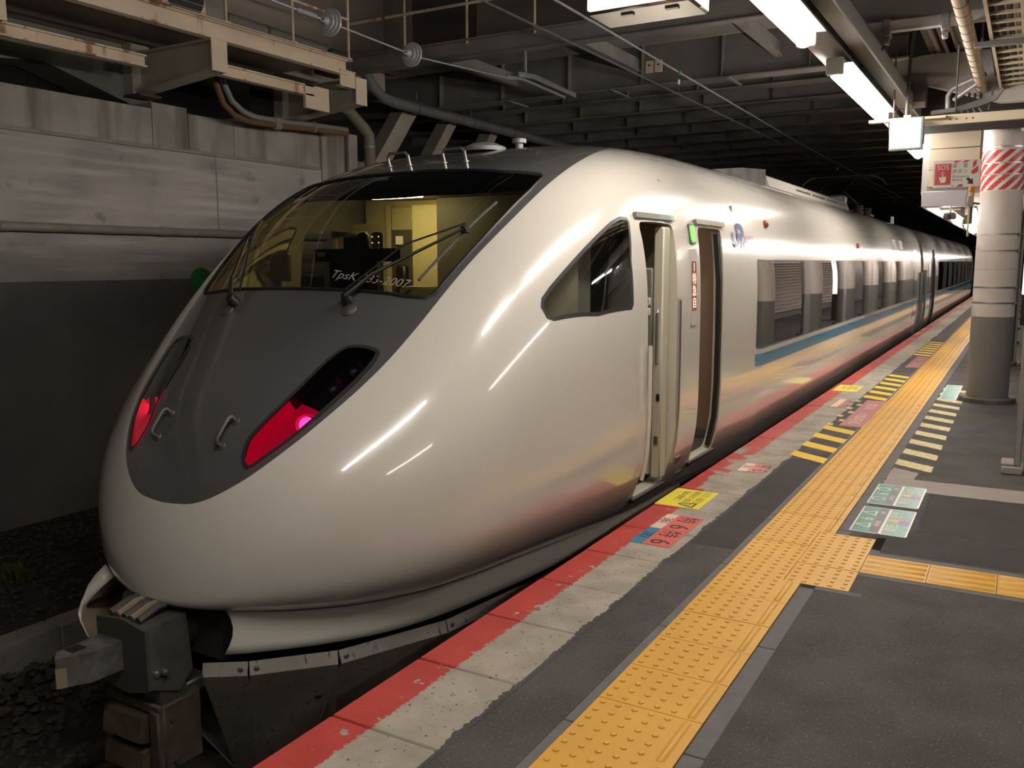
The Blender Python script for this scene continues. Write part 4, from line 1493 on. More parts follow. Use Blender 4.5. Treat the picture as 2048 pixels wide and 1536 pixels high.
# ---- coupler: shank, head with cone, electric coupler box below
cp = part('coupler_head', MB().prism([(2.44, -.11), (2.66, -.10), (2.68, -.39), (2.60, -.47), (2.44, -.40)], 'x', XC - .17, XC + .15), mat('coupler_grey', (.16, .155, .145), .5, .4, noise=(9, .8, (.11, .10, .09))), car)
part('coupler_plate', MB().prism([(XC - .19, -.105), (XC, -.085), (XC + .155, -.115), (XC + .16, -.40), (XC + .02, -.44), (XC - .19, -.42)], 'y', 2.425, 2.445), M_STEELD, cp)
cone = MB().prism([(XC - .17, 2.44), (XC - .16, 2.20), (XC - .10, 2.155), (XC - .02, 2.27), (XC - .01, 2.44)], 'z', -.33, -.19)
part('coupler_cone', cone, mat('coupler_worn', (.26, .25, .23), .4, .5, noise=(12, .9, (.14, .13, .12))), cp)
part('cone_slot', MB().box(XC - .155, XC - .085, 2.23, 2.30, -.196, -.1885), M_BLACK, cp)
part('cone_tip', MB().prism([(XC - .162, 2.20), (XC - .10, 2.153), (XC - .075, 2.19), (XC - .155, 2.225)], 'z', -.332, -.24), mat('cone_brass', (.42, .34, .20), .4, .3), cp)
part('coupler_shank', MB().cyl((XC, 2.66, -.25), (XC, 3.4, -.25), .085, 16), M_STEELD, car)
part('shank_collar', MB().cyl((XC, 2.80, -.25), (XC, 2.86, -.25), .125, 16), M_STEELD, car)
part('shank_block', MB().box(XC - .14, XC + .30, 2.78, 3.0, -.40, -.12, .03), M_STEELD, car)
for k in range(5):
    part('air_hose', MB().tube([(XC - .13 + .05 * k, 2.46, -.09), (XC - .13 + .05 * k, 2.56, -.06), (XC - .11 + .05 * k, 2.9, -.055), (XC - .1 + .05 * k, 3.2, -.07)], .017, 8), MATS['lining_tan'] if k % 2 else M_STEELD, car)
for zz in (-.335,):
    part('bolt', MB().lathe((XC + .15, 2.475, zz), (1, 0, 0), [(0, .016), (.012, .016), (.016, .010)], 10), M_STEEL, cp)
    part('bolt', MB().lathe((XC + .15, 2.515, zz - .005), (1, 0, 0), [(0, .02), (.02, .02), (.03, .012)], 10), M_STEELD, cp)
part('hanger_plate', MB().prism([(2.50, -.38), (2.62, -.38), (2.66, -.50), (2.56, -.55), (2.50, -.50)], 'x', XC + .02, XC + .14), M_STEELD, cp)
mrb = mat('electric_coupler', (.12, .092, .066), .7, .2, noise=(8, .9, (.075, .058, .043)))
eb = part('electric_coupler', MB().box(XC - .22, XC + .15, 2.49, 2.73, -.86, -.50, .02), mrb, car)
part('coupler_lid', MB().box(XC - .23, XC + .155, 2.475, 2.50, -.545, -.50, .006), mrb, eb)
part('lid_rib', MB().box(XC + .09, XC + .155, 2.465, 2.50, -.86, -.53, .008), mrb, eb)
for z0, z1 in ((-.70, -.56), (-.855, -.735)):
    part('contact_cover', MB().prism([(2.49, z0), (2.425, z0 + .02), (2.44, z1), (2.49, z1)], 'x', XC - .20, XC + .07), mat('cover_rust', (.17, .125, .088), .6, .3, noise=(10, 1, (.10, .072, .05))), eb)
part('box_bolt', MB().lathe((XC + .15, 2.545, -.585), (1, 0, 0), [(0, .014), (.012, .014)], 8), M_STEELD, eb)
part('box_bolt', MB().lathe((XC + .15, 2.56, -.80), (1, 0, 0), [(0, .018), (.02, .018)], 8), M_STEELD, eb)
part('snow_bracket', MB().box(XC - .30, XC + .12, 2.66, 2.80, -.54, -.47, .01), M_STEELD, eb)

# ---- roof equipment
ac = part('air_conditioner', MB().prism([(-.95, 2.38), (-.90, 2.50), (-.72, 2.575), (.72, 2.575), (.90, 2.50), (.95, 2.38)], 'y', 10.15, 15.4), mat('unit_grey', (.40, .37, .335), .35, coat=.4), car)
ac.data.transform(Matrix.Translation((XC, 0, 0)))
en = part('unit_front', MB().prism([(8.2, 2.40), (9.2, 2.505), (10.15, 2.57), (10.15, 2.38)], 'x', XC - .90, XC + .90), mat('unit_dark', (.05, .047, .045), .9, noise=(3, .9, (.09, .085, .08)), spec=.1), ac)
for row, (xx, zz) in enumerate(((.925, 2.44), (.875, 2.505))):
    for k in range(28):
        if k % 8 == 7: continue
        y = 11.6 + .125 * k
        part('vent_slot', MB().box(XC + xx - .012, XC + xx + .006, y, y + .08, zz - .012, zz + .012), M_BLACK, ac)
part('roof_post', MB().box(XC + .55, XC + .80, 15.75, 16.05, 2.36, 2.66, .03), M_GALV, car)
pg = part('pantograph', MB().box(XC - .55, XC + .55, 18.6, 21.0, 2.52, 2.57, .01), M_STEELD, car)
for x in (-.5, .5):
    for y in (17.6, 18.6):
        part('insulator', MB().lathe((XC + x + .25 * (x > 0), y, 2.40), (0, 0, 1), [(0, .06), (.03, .09), (.05, .06), (.08, .09), (.10, .06), (.13, .09), (.15, .06), (.18, .09), (.2, .05)], 14), mat('insulator_dark', (.07, .05, .045), .3), car)
for x in (-.45, .45):
    part('pantograph_arm', MB().tube([(XC + x, 20.9, 2.57), (XC + x * .55, 18.9, 2.95), (XC + x * .6, 20.2, 3.33)], .022, 8), M_STEELD, pg)
part('pantograph_shoe', MB().quadbar((XC - .55, 20.2, 3.36), (XC + .55, 20.2, 3.36), .06, .03).quadbar((XC - .55, 20.5, 3.36), (XC + .55, 20.5, 3.36), .06, .03), M_STEELD, pg)
for s in (-1, 1):
    part('pantograph_horn', MB().tube([(XC + s * .55, 20.2, 3.36), (XC + s * .68, 20.2, 3.33), (XC + s * .80, 20.2, 3.25), (XC + s * .88, 20.2, 3.14)], .014, 8), mat('horn_yellow', (.55, .55, .12), .5), pg)
for yy, r_ in ((5.45, .16), (5.95, .05)):
    q = SP(T(yy), 86)
    part('roof_dome' if r_ > .1 else 'roof_horn', MB().lathe(q - Vector((0, 0, .01)), (0, 0, 1), [(0, r_), (.03, r_ * .95), (.055, r_ * .6), (.065, r_ * .2)] if r_ > .1 else [(0, .03), (.05, .03), (.055, .055), (.085, .055), (.095, .03)], 18), M_GALV, car)
part('roof_bracket', MB().tube([(XC + .9, 21.0, 2.33), (XC + .9, 21.0, 2.52), (XC + .9, 21.3, 2.52), (XC + .9, 21.3, 2.33)], .02, 8), M_SIGNW, car)

# ---- second car, plain section
car2 = thing('train_car', 'second white train car beyond the gap with grab rails at its end door', 'train car', (XC, 23.0, -1.1))
Y2, Y3 = 22.95, 46.0


def C2(y, z=None, ph=None, lift=0.0):
    if ph is None: ph = PH(z)
    q = SP(3.0, ph) + SN(3.0, ph) * lift
    return Vector((q.x, y, q.z))


def strip2(name, phs, y0, y1, m, parent=None, lift=0.0, both=True):
    mb = MB()
    for sd in ((1, -1) if both else (1,)):
        v = []
        for p in phs:
            for y in (y0, y1):
                q = C2(y, ph=p, lift=lift)
                v.append(q if sd > 0 else Vector((2 * XC - q.x, q.y, q.z)))
        f = []
        for i in range(len(phs) - 1):
            q = (2 * i, 2 * i + 1, 2 * i + 3, 2 * i + 2)
            f.append(q[::-1] if sd > 0 else q)
        f = [q[::-1] for q in f]
        mb.add(v, f)
    return part(name, mb, m, parent or car2, smooth=60)


pz = lambda a, b, n=6: list(np.linspace(PH(a), PH(b), n))
strip2('body_shell', list(np.linspace(-85, PH(.588), 24)), Y2, Y3, M_WHITE)
strip2('blue_stripe', pz(.588, .70, 3), Y2, Y3, M_STRIPE)
strip2('body_shell', pz(.70, .745, 2), Y2, Y3, M_WHITE)
strip2('window_band', pz(.745, 1.56, 6), Y2, Y3, M_BAND)
strip2('body_shell', list(np.linspace(PH(1.56), 72, 18)), Y2, Y3, M_WHITE)
strip2('roof', list(np.linspace(72, 90, 8)), Y2, Y3, M_ROOF)
for k in range(8):
    y0 = 27.3 + 2.26 * k
    strip2('window_pane', pz(.76, 1.55, 5), y0, y0 + 2.05, M_CARGLASS, None, .006, False)
    part('window_post', MB().quadbar(C2(y0 + 2.15, .76, lift=.004), C2(y0 + 2.15, 1.55, lift=.004), .03, .10, (1, 0, 0)), M_BLACK, car2)
strip2('door_pane', pz(.95, 1.50, 4), 24.3, 24.75, M_CARGLASS, None, .006, False)
gp = [C2(25.6, z, lift=.02) for z in (1.86, 1.4, 1.0, .7, .45, .25, .05, -.1)]
part('door_edge', MB().tube(gp, .035, 8), M_BLACK, car2)
gp = [C2(23.25, z, lift=.03) for z in (1.35, 1.0, .7, .45, .25, .05, -.1)]
part('handrail', MB().tube(gp, .025, 8), M_STEELD, car2)
endp = [C2(Y2, ph=p) for p in np.arange(-84, 90.1, 6)]
endp = endp + [Vector((2 * XC - q.x, q.y, q.z)) for q in endp[::-1]]
part('car_end', MB().add(endp, [tuple(range(len(endp)))[::-1]]), M_STEELD, car2, smooth=0)
part('underframe', MB().box(XC - 1.2, XC + 1.2, 23.5, 45, -.95, -.45, .03), M_BLACK, car2)
# slim dark windows and grab rails at the end of the first car
for z0, z1 in ((.84, 1.80), (.30, .66)):
    mb = MB()
    v = [side_pt(20.9, z0, .004), side_pt(21.55, z0, .004), side_pt(21.55, (z0 + z1) / 2, .004), side_pt(21.55, z1, .004), side_pt(20.9, z1, .004), side_pt(20.9, (z0 + z1) / 2, .004)]
    part('equipment_window', mb.add(v, [(0, 1, 2, 5), (5, 2, 3, 4)]), mat('dark_glass', (.03, .03, .033), .08, coat=1), car)
part('handrail', MB().tube([side_pt(22.25, z, .02) for z in (1.3, 1.0, .7, .45, .25, .05, -.1)], .03, 8), M_STEELD, car)
# ================================================================ LEFT SIDE: retaining wall, gantry, pipes
XW = -8.68
wl = thing('wall_left', None, None, (XW, 0, -1.2)); wl['kind'] = 'structure'
struct('middle_face', MB().box(XW - .5, XW, -6, 9.62, 1.36, 2.85), M_WALL, wl)
struct('lower_face', MB().box(XW - .5, XW - .004, -6, 9.62, -1.6, 1.36), mat('wall_painted_shade', (0.20, 0.185, 0.175), 0.9, noise=(1.2, 1.0, (0.155, 0.143, 0.137)), bump=(7, .6)), wl)  # darker colour paints in the shade over the lower wall
struct('upper_face', MB().box(XW - .5, XW - .02, -6, 6.85, 2.85, 3.285).box(XW - .5, XW - .02, 6.86, 7.35, 2.85, 3.36).box(XW - .5, XW - .02, 7.36, 8.05, 2.85, 3.30).box(XW - .5, XW - .02, 8.06, 9.62, 2.85, 3.34), M_WALLUP, wl)
struct('ledge', MB().box(XW - .02, XW + .035, -6, 9.55, 2.835, 2.875, .006), M_PIPE, wl)
struct('pilaster', MB().box(XW - .3, XW + .03, 9.62, 10.1, -1.6, 3.42, .01), M_WALLUP, wl)
struct('pilaster', MB().box(XW - .3, XW + .09, 10.12, 10.32, -1.6, 3.40, .01), M_WALLUP, wl)
struct('far_face', MB().box(XW - .5, XW - .05, 10.32, 60, -1.6, 3.05), M_CREAMG, wl)
struct('crack_repair', MB().box(XW - .01, XW + .006, 7.72, 7.74, 1.95, 2.84), M_PIPE, wl)
# conduit along the wall
cd = thing('wall_conduit', 'long grey conduit pipe running along the left concrete wall', 'pipe', (XW + .07, 2, 1.86))
part('pipe', MB().cyl((XW + .08, -4, 1.905), (XW + .08, 9.6, 1.905), .045, 12), M_PIPE, cd)
for y in (3.3, 5.0, 6.85, 8.5):
    part('clip', MB().cyl((XW + .08, y - .05, 1.905), (XW + .08, y + .05, 1.905), .052, 12), M_PIPE, cd)
# dark void behind the wall, arched beams
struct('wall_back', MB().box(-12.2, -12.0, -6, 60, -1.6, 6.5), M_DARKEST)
vb = thing('haunched_beam', 'dark haunched concrete beam in the shadow behind the left wall', 'beam', (-9.4, 4, 3.2))
part('beam', MB().prism([(2.0, 4.4), (2.0, 3.35), (5.4, 3.63), (5.95, 3.70), (7.15, 3.36), (7.3, 3.36), (7.3, 4.4)], 'x', -9.75, -9.25), mat('void_concrete', (.26, .27, .22), .9, noise=(2, .8, (.20, .21, .17))), vb)
struct('void_shade_sheet', MB().box(-9.9, -9.8, -6, 9.4, 3.0, 6.0), mat('void_black', (.012, .012, .011), .95))  # near-black colour stands in for the shade inside the opening
# green thing glimpsed behind the nose: a small round green sign on the wall
gs = thing('wall_disc', 'green disc on the left wall just peeping out behind the windscreen edge', 'sign', (XW + .03, 7.45, 1.2))
part('disc', MB().lathe((XW + .0, 7.42, 1.33), (1, 0, 0), [(0, .16), (.015, .16), (.02, .15)], 28), mat('disc_green', (.03, .26, .05), .4), gs)

# steel gantry along the wall
XG = -7.4
gt = thing('steel_gantry', 'cream painted steel walkway gantry with rust streaks above the left wall', 'gantry', (XG, 6, 3.4))
def channel(y0, y1, z0, z1, x, lab=None, wb=.10):
    """channel girder with its web set back between two flanges"""
    mb = MB().box(x - wb, x, y0, y1, z1 - .018, z1).box(x - wb, x, y0, y1, z0, z0 + .018).box(x - .05, x - .035, y0, y1, z0 + .018, z1 - .018)
    return part('girder', mb, M_CREAM, gt)
channel(-3, 8.72, 3.84, 4.02, XG + .02)
channel(-3, 6.30, 3.56, 3.685, XG - .62)
channel(6.9, 8.45, 3.575, 3.70, XG - .30)
part('girder_flange', MB().box(XG - .10, XG + .05, -3, 8.74, 4.02, 4.035), M_CREAM, gt)
part('walkway_floor', MB().box(-8.9, XG - .05, -3, 8.9, 4.035, 4.055), M_CREAMG, gt)
def bracket(y, last=False):
    z0, z1 = 3.53, 3.84
    mb = MB()
    mb.prism([(XW - .1, z0 - .13), (XG, z0), (XG, z0 + .018), (XW - .1, z0 - .112)], 'y', y - .10, y + .10)
    mb.prism([(XW - .1, z0 - .112), (XG, z0 + .018), (XG, z1 - .018), (XW - .1, z1 - .018)], 'y', y - .012, y + .012)
    mb.box(XW - .1, XG, y - .10, y + .10, z1 - .018, z1)
    part('bracket', mb, M_CREAMG, gt)
    part('end_plate', MB().box(XG - .004, XG + .014, y - .105, y + .105, z0 - .01, z1 + .01, .003), M_CREAM, gt)
    part('wall_post', MB().box(XW - .12, XW + .05, y - .12, y + .12, z0 - .15, z1 + .1, .01), M_CREAMG, gt)
    part('wall_shoe', MB().box(XW - .1, XW + .18, y - .14, y + .14, z0 - .16, z0 - .135), M_RUST, gt)
bracket(6.70); bracket(4.36); bracket(8.98)
part('girder_stub', MB().box(XG - .02, XG - .005, 8.60, 8.88, 3.70, 3.90).box(XG - .08, XG + .01, 8.60, 8.88, 3.885, 3.90).box(XG - .08, XG + .01, 8.60, 8.88, 3.70, 3.715), M_CREAM, gt)
part('girder_plate', MB().box(XG - .34, XG - .30, 8.30, 8.72, 3.42, 3.70), M_CREAM, gt)
# railing posts and rails
rl = thing('gantry_railing', 'thin cream pipe railing standing on the steel gantry', 'railing', (XG, 5, 4.035))
for y in (2.9, 3.9, 4.85, 5.82, 6.80, 7.78, 8.74):
    part('post', MB().cyl((XG + .02, y, 4.035), (XG + .02, y, 5.15), .017, 10), M_CREAM, rl)
    part('post_foot', MB().box(XG - .03, XG + .05, y - .04, y + .04, 4.035, 4.045), M_CREAM, rl)
part('rail', MB().cyl((XG + .02, -2, 4.50), (XG + .02, 8.74, 4.50), .014, 8), M_CREAM, rl)
part('rail', MB().cyl((XG + .02, -2, 5.15), (XG + .02, 8.74, 5.15), .017, 8), M_CREAM, rl)
# air conditioner outdoor unit, pipes and ducts on the gantry
ou = thing('outdoor_unit', 'outdoor air conditioning unit with a fan grille on the gantry behind the railing', 'air conditioner', (-8.1, 6.8, 4.055))
part('casing', MB().box(-8.35, -7.98, 6.50, 7.08, 4.06, 4.75, .012), M_CREAM, ou)
part('fan_opening', MB().lathe((-7.975, 6.79, 4.42), (1, 0, 0), [(-.01, .26), (.002, .26)], 28), M_DARKEST, ou)
for k in range(9):
    z = 4.12 + .07 * k
    part('grille_wire', MB().cyl((-7.968, 6.53, z), (-7.968, 7.05, z), .004, 6), M_CREAMG, ou)
part('side_panel', MB().box(-8.34, -7.985, 7.085, 7.36, 4.06, 4.72, .01), M_PIPE, ou)
u2 = thing('outdoor_unit', 'second outdoor unit with dark louvres at the far left of the gantry', 'air conditioner', (-8.1, 6.1, 4.055))
part('casing', MB().box(-8.35, -7.98, 5.70, 6.45, 4.06, 4.75, .012), M_CABLE, u2)
for k in range(9):
    part('louvre', MB().box(-7.985, -7.965, 5.75, 6.41, 4.10 + .065 * k, 4.13 + .065 * k, .003), M_CABLEG, u2)
dp_ = thing('gantry_duct', 'fat grey lagged duct lying along the gantry behind the railing', 'duct', (-8.2, 8, 4.2))
part('duct', MB().tube([(-8.25, 7.42, 4.37), (-8.25, 7.7, 4.37), (-8.25, 8.3, 4.36), (-8.25, 9.3, 4.35), (-8.25, 9.6, 4.22), (-8.25, 9.7, 4.05)], .075, 14), mat('lagging', (.20, .19, .18), .8), dp_)
part('coupling', MB().cyl((-8.25, 7.42, 4.37), (-8.25, 7.58, 4.37), .085, 14), M_CABLE, dp_)
part('coupling', MB().cyl((-8.25, 8.2, 4.36), (-8.25, 8.24, 4.36), .08, 14), M_CABLE, dp_)
part('end_box', MB().box(-8.45, -8.1, 9.25, 9.68, 4.06, 4.36, .03), M_CABLE, dp_)
for k, y in enumerate((7.52, 7.68)):
    o = single('riser_pipe', MB().cyl((-8.42, y, 4.05), (-8.42, y, 5.4), .035, 10), M_CREAMG, ('left' if k == 0 else 'right') + ' one of two upright cream pipes beside the outdoor unit', 'pipe', 'riser pipes by the outdoor unit')
# upper building wall behind the gantry and bridge
struct('wall_back', MB().box(-9.2, -8.75, -6, 11.2, 4.06, 6.5), M_BROWNP)
ub = thing('wall_upper', None, None, (-6, 11.4, 4.4)); ub['kind'] = 'structure'
xs = (-9.2, -8.35, -7.2, -5.0, -2.8, -.6, 1.6)
for i in range(len(xs) - 1):
    part('wall_panel', MB().box(xs[i] + .012, xs[i + 1] - .012, 11.40 - (.0 if i % 2 else .02), 11.5, 4.42, 6.8, .006), M_BROWNP if i != 1 else mat('brown_panel_dark', (.125, .105, .09), .75), ub)['kind'] = 'structure'
dpp = thing('bridge_pipe', 'thick brown pipe running across in front of the panelled upper wall', 'pipe', (-4, 11.2, 4.6))
part('pipe', MB().cyl((-8.6, 11.22, 4.66), (1.5, 11.22, 4.66), .085, 14), mat('pipe_brown', (.165, .14, .105), .7), dpp)
part('cover', MB().box(-8.6, 1.5, 11.1, 11.30, 4.42, 4.50, .01), MATS['brown_panel_dark'], dpp)
part('clip', MB().box(-6.55, -6.47, 11.1, 11.24, 4.52, 4.62, .01), M_GALV, dpp)
# ---- the bridge over the tracks: facing girder, cross beams, deck
ce = thing('ceiling', None, None, (-3, 12, 4.2)); ce['kind'] = 'structure'
def sbeam(nm, mb, m=None): 
    o = part(nm, mb, m or M_DARKST, ce); o['kind'] = 'structure'; return o
sbeam('fascia_girder', MB().box(-8.7, 1.5, 10.0, 10.03, 4.19, 4.40).box(-8.7, 1.5, 9.94, 10.12, 4.395, 4.415).box(-8.7, 1.5, 9.95, 10.10, 4.18, 4.195))
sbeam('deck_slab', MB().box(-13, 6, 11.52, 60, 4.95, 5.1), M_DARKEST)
by = [12.15, 13.55, 14.95, 16.3, 17.7, 19.1, 20.5, 21.9, 23.4, 24.9, 26.5, 28.2, 30, 32, 34, 36.5, 39, 42]
for i, y in enumerate(by):
    zt = 4.95
    zb = 4.02 if i < 1 else 4.14
    mb = MB().box(-12, 1.6, y - .008, y + .008, zb, zt).box(-12, 1.6, y - .14, y + .14, zb - .02, zb)
    sbeam('beam', mb)
    if i < 12:
        for k in range(9):
            x = -8.3 + 1.15 * k + (.35 if i % 2 else 0)
            sbeam('stiffener', MB().box(x - .006, x + .006, y - .12, y - .008, zb, zt))
for x in (-6.9, -4.9, -2.95):
    sbeam('cross_brace', MB().box(x - .05, x + .05, 10.12, 12.10, 4.20, 4.215).box(x - .006, x + .006, 10.12, 12.10, 4.215, 4.39))
sbeam('walkway_plate', MB().box(-8.6, 1.5, 10.13, 11.38, 4.40, 4.415), M_DARKST)
sbeam('grating', MB().box(-7.6, 1.0, 10.5, 10.8, 4.375, 4.385), M_CABLE)
for i, x in enumerate((-7.0, -5.3, -3.6, -1.9)):
    sbeam('flange_lug', MB().quadbar((x, 12.0, 3.995), (x + .02, 12.55, 3.985), .05, .02), M_GALV)
for i, x in enumerate((-8.45, -7.45, -6.45, -5.45, -4.45, -3.45)):
    if i == 0:
        rr = thing('bridge_railing', 'thin pale railing posts standing along the dark bridge girder', 'railing', (-5, 10.0, 4.415))
    part('post', MB().cyl((x, 9.99, 4.36), (x, 9.99, 5.5), .018, 10), M_CREAM, rr)
part('rail', MB().cyl((-8.45, 9.99, 4.86), (1.0, 9.99, 4.86), .02, 8), M_CREAM, rr)
struct('wall_far', MB().box(-14, 9, 61, 61.3, -2, 8), M_DARKEST)
# drain pipe under the bridge
dr = thing('drain_pipe', 'long grey drain pipe hanging beneath the bridge beams beside the wall', 'pipe', (-8.4, 14, 3.9))
part('pipe', MB().tube([(-8.45, 10.35, 4.30), (-8.45, 10.5, 4.12), (-8.45, 10.75, 3.99), (-8.45, 11.1, 3.96), (-8.45, 24, 3.93)], .085, 14), mat('pipe_cold', (.20, .195, .20), .55, noise=(3, .8, (.155, .15, .155))), dr)
for y in (11.6, 13.2, 14.6, 16.8, 19.0):
    part('hanger', MB().tube([(-8.45, y, 4.2), (-8.45, y, 4.03)], .012, 6).cyl((-8.45, y - .02, 3.955), (-8.45, y + .02, 3.955), .095, 14), M_CABLEG, dr)
d2 = thing('down_pipe', 'olive grey downpipe with an elbow dropping beside the wall pilaster', 'pipe', (-8.5, 10.4, -1))
part('pipe', MB().tube([(-8.62, 9.95, 3.78), (-8.55, 10.10, 3.70), (-8.50, 10.36, 3.50), (-8.48, 10.45, 3.40), (-8.48, 10.46, 3.25), (-8.48, 10.46, 1.5)], .085, 14), mat('pipe_olive', (.235, .215, .15), .6), d2)
part('band', MB().cyl((-8.48, 10.46, 3.22), (-8.48, 10.46, 3.255), .09, 14), M_GALV, d2)
# slanted concrete struts standing on the far wall
for i, (y, x, w_) in enumerate(((10.9, -8.75, .38), (12.2, -8.75, .26), (13.6, -8.75, .26), (15.6, -8.75, .25))):
    single('strut', MB().prism([(y, 3.076), (y + w_, 3.076), (y + w_ + .75, 3.95), (y + .75, 3.95)], 'x', x - .25, x), M_CREAMG,
           ('%s slanted pale strut standing on the far wall top beneath the drain pipe' % ('widest', 'second', 'third', 'fourth and farthest')[i]), 'strut', 'struts on the far wall')
    if i < 3:
        single('strut_shoe', MB().box(x - .3, x + .12, y - .1, y + w_ + .25, 3.051, 3.075, .005), M_CREAMG, 'flat shoe plate under the %s slanted strut' % ('widest', 'second', 'third')[i], 'plate', 'strut shoes')
# two swept conduits under the gantry
for nm, lb, r_, dx, m_ in (('conduit', 'pale grey bent conduit curving down from the gantry onto the wall top', .036, 0, mat('conduit_pale', (.26, .26, .26), .5)),
                           ('conduit', 'rust brown bent conduit beside the pale one under the gantry', .036, -.0, mat('conduit_rust', (.20, .105, .05), .7))):
    sh = 0 if lb.startswith('pale') else -.13
    t_ = thing(nm, lb, 'pipe', (-8.3, 8, 3.3))
    part('pipe', MB().tube([(-8.3, 7.55 + sh, 3.80), (-8.3, 7.58 + sh, 3.62), (-8.3, 7.68 + sh, 3.46 + sh * .4), (-8.3, 7.85 + sh, 3.36 + sh * .5), (-8.3, 8.05 + sh, 3.32 + sh * .5), (-8.3, 8.6, 3.33 + sh * .45), (-8.3, 9.1, 3.36 + sh * .4), (-8.3, 9.75, 3.38 + sh * .4)], r_, 10), m_, t_)
    part('sleeve', MB().cyl((-8.3, 8.36, 3.325 + sh * .5), (-8.3, 8.46, 3.327 + sh * .5), r_ * 1.3, 10), M_PIPE, t_)
    part('sleeve', MB().cyl((-8.3, 9.06, 3.357 + sh * .4), (-8.3, 9.1, 3.36 + sh * .4), r_ * 1.3, 10), M_PIPE, t_)
single('drop_pipe', MB().cyl((-8.62, 9.1, 3.35), (-8.62, 9.1, 3.85), .028, 10), M_GALV, 'short upright grey pipe in the dark gap under the gantry', 'pipe')
# ---- overhead line: insulator string and wires
ins = thing('insulator_string', 'steel tension wire with two ribbed disc insulators above the train nose', 'insulator', (-5.6, 7, 3.6))
WX = -5.6
def disc(y, z):
    o = part('insulator_disc', MB().lathe((WX, y, z), (0, 1, -.02), [(-.075, .018), (-.06, .035), (-.035, .040), (-.03, .075), (-.018, .078), (-.016, .068), (-.006, .070), (-.004, .098), (.006, .100), (.008, .090), (.014, .092), (.016, .122), (.030, .124), (.042, .110), (.055, .05), (.075, .025)], 30), mat('porcelain', (.44, .45, .47), .25, coat=.6), ins)
    for s in (-1, 1):
        part('clevis', MB().box(WX - .014, WX + .014, y + s * .075 - .035, y + s * .075 + .035, z - .022, z + .022, .006), M_GALV, o)
        part('clevis_pin', MB().cyl((WX - .03, y + s * .10, z), (WX + .03, y + s * .10, z), .008, 8), M_RUST, o)
disc(6.37, 3.705); disc(7.60, 3.665)
part('wire', MB().tube([(WX, 3.5, 3.78), (WX, 6.26, 3.708)], .012, 8), M_GALV, ins)
part('wire', MB().tube([(WX, 6.5, 3.70), (WX, 7.49, 3.668)], .010, 8), M_GALV, ins)
part('wire', MB().tube([(WX, 7.72, 3.66), (WX, 9.72, 3.78)], .010, 8), M_GALV, ins)
part('turnbuckle', MB().box(WX - .02, WX + .02, 5.95, 6.2, 3.69, 3.735, .008), M_GALV, ins)
part('anchor_bracket', MB().prism([(9.70, 3.80), (10.1, 3.84), (11.3, 3.80), (11.3, 3.86), (10.1, 3.90), (9.70, 3.86)], 'x', WX - .09, WX - .07).prism([(9.70, 3.80), (10.1, 3.84), (11.3, 3.80), (11.3, 3.86), (10.1, 3.90), (9.70, 3.86)], 'x', WX + .07, WX + .09).box(WX - .012, WX + .012, 10.0, 10.04, 3.88, 4.175), M_GALV, ins)
cw = thing('contact_wire', 'dark contact wire stretched above the train roof', 'wire', (XC, 10, 3.41))
part('wire', MB().tube([(XC, 2, 3.39), (XC, 20, 3.43), (XC, 55, 3.43)], .009, 6), M_CABLE, cw)
mw = thing('messenger_wire', 'pale overhead messenger wire carrying small droppers above the train', 'wire', (XC, 10, 3.6))
part('wire', MB().tube([(XC, 2, 3.72), (XC, 7.6, 3.67), (XC, 16, 3.57), (XC, 55, 3.55)], .011, 6), M_GALV, mw)
for y in (9.75, 19.5):
    z = 3.67 - (y - 7.6) * .0119 if y < 16 else 3.565
    part('dropper_clamp', MB().lathe((XC, y - .03, z), (0, 1, 0), [(0, .02), (.015, .03), (.045, .03), (.06, .02)], 12), mat('clamp_green', (.06, .15, .09), .5), mw)
    part('dropper', MB().tube([(XC, y, z - .02), (XC, y, z - .08), (XC, y, 3.42)], .004, 6), M_CABLE, mw)
    part('dropper_insulator', MB().cyl((XC, y, z - .13), (XC, y, z - .08), .014, 10), M_SIGNW, mw)
bx = thing('junction_plates', 'pair of small pale plates fixed on the dark bridge stiffener', 'plate', (-4.0, 11.9, 4.2))
for k in (0, 1):
    part('plate', MB().box(-4.72 + .13 * k, -4.61 + .13 * k, 11.86, 11.88, 4.14, 4.30, .004), M_CREAM, bx)
    part('plate_hole', MB().box(-4.68 + .13 * k, -4.65 + .13 * k, 11.855, 11.862, 4.23, 4.25), M_BLACK, bx)
# ================================================================ RIGHT SIDE: canopy, lamps, signs, pillars
cn = thing('canopy', None, None, (-.6, 9, 3.0)); cn['kind'] = 'structure'
cn['label'] = 'pale steel platform canopy over the right side'
def cpart(nm, mb, m): 
    o = part(nm, mb, m, cn); o['kind'] = 'structure'; return o
# edge channel and inner beam along the platform
cpart('edge_beam', MB().box(-1.42, -1.405, -3, 11.5, 3.05, 3.17).box(-1.42, -1.22, -3, 11.5, 3.03, 3.05).box(-1.235, -1.22, -3, 11.5, 3.05, 3.17), M_CANOPYG)
cpart('edge_gutter', MB().box(-1.19, -1.06, -3, 11.5, 3.05, 3.20, .01), M_CANOPYG)
cpart('roof_sheet', MB().box(-1.9, 7.0, -3, 7.6, 4.05, 4.12), M_CANOPYG)
cpart('inner_beam', MB().box(-.95, -.85, 8.0, 30, 3.60, 3.75), M_CANOPYG)
cpart('cross_tie', MB().prism([(-1.40, 3.345), (7, 3.345), (7, 3.27), (-1.40, 3.27)], 'y', 7.45, 7.53), M_CANOPY)
for x in (-1.02, -.62):
    cpart('tie_clamp', MB().box(x - .028, x + .028, 7.43, 7.55, 3.23, 3.36, .008).box(x - .02, x + .02, 7.45, 7.53, 3.18, 3.23, .008), M_GALV)
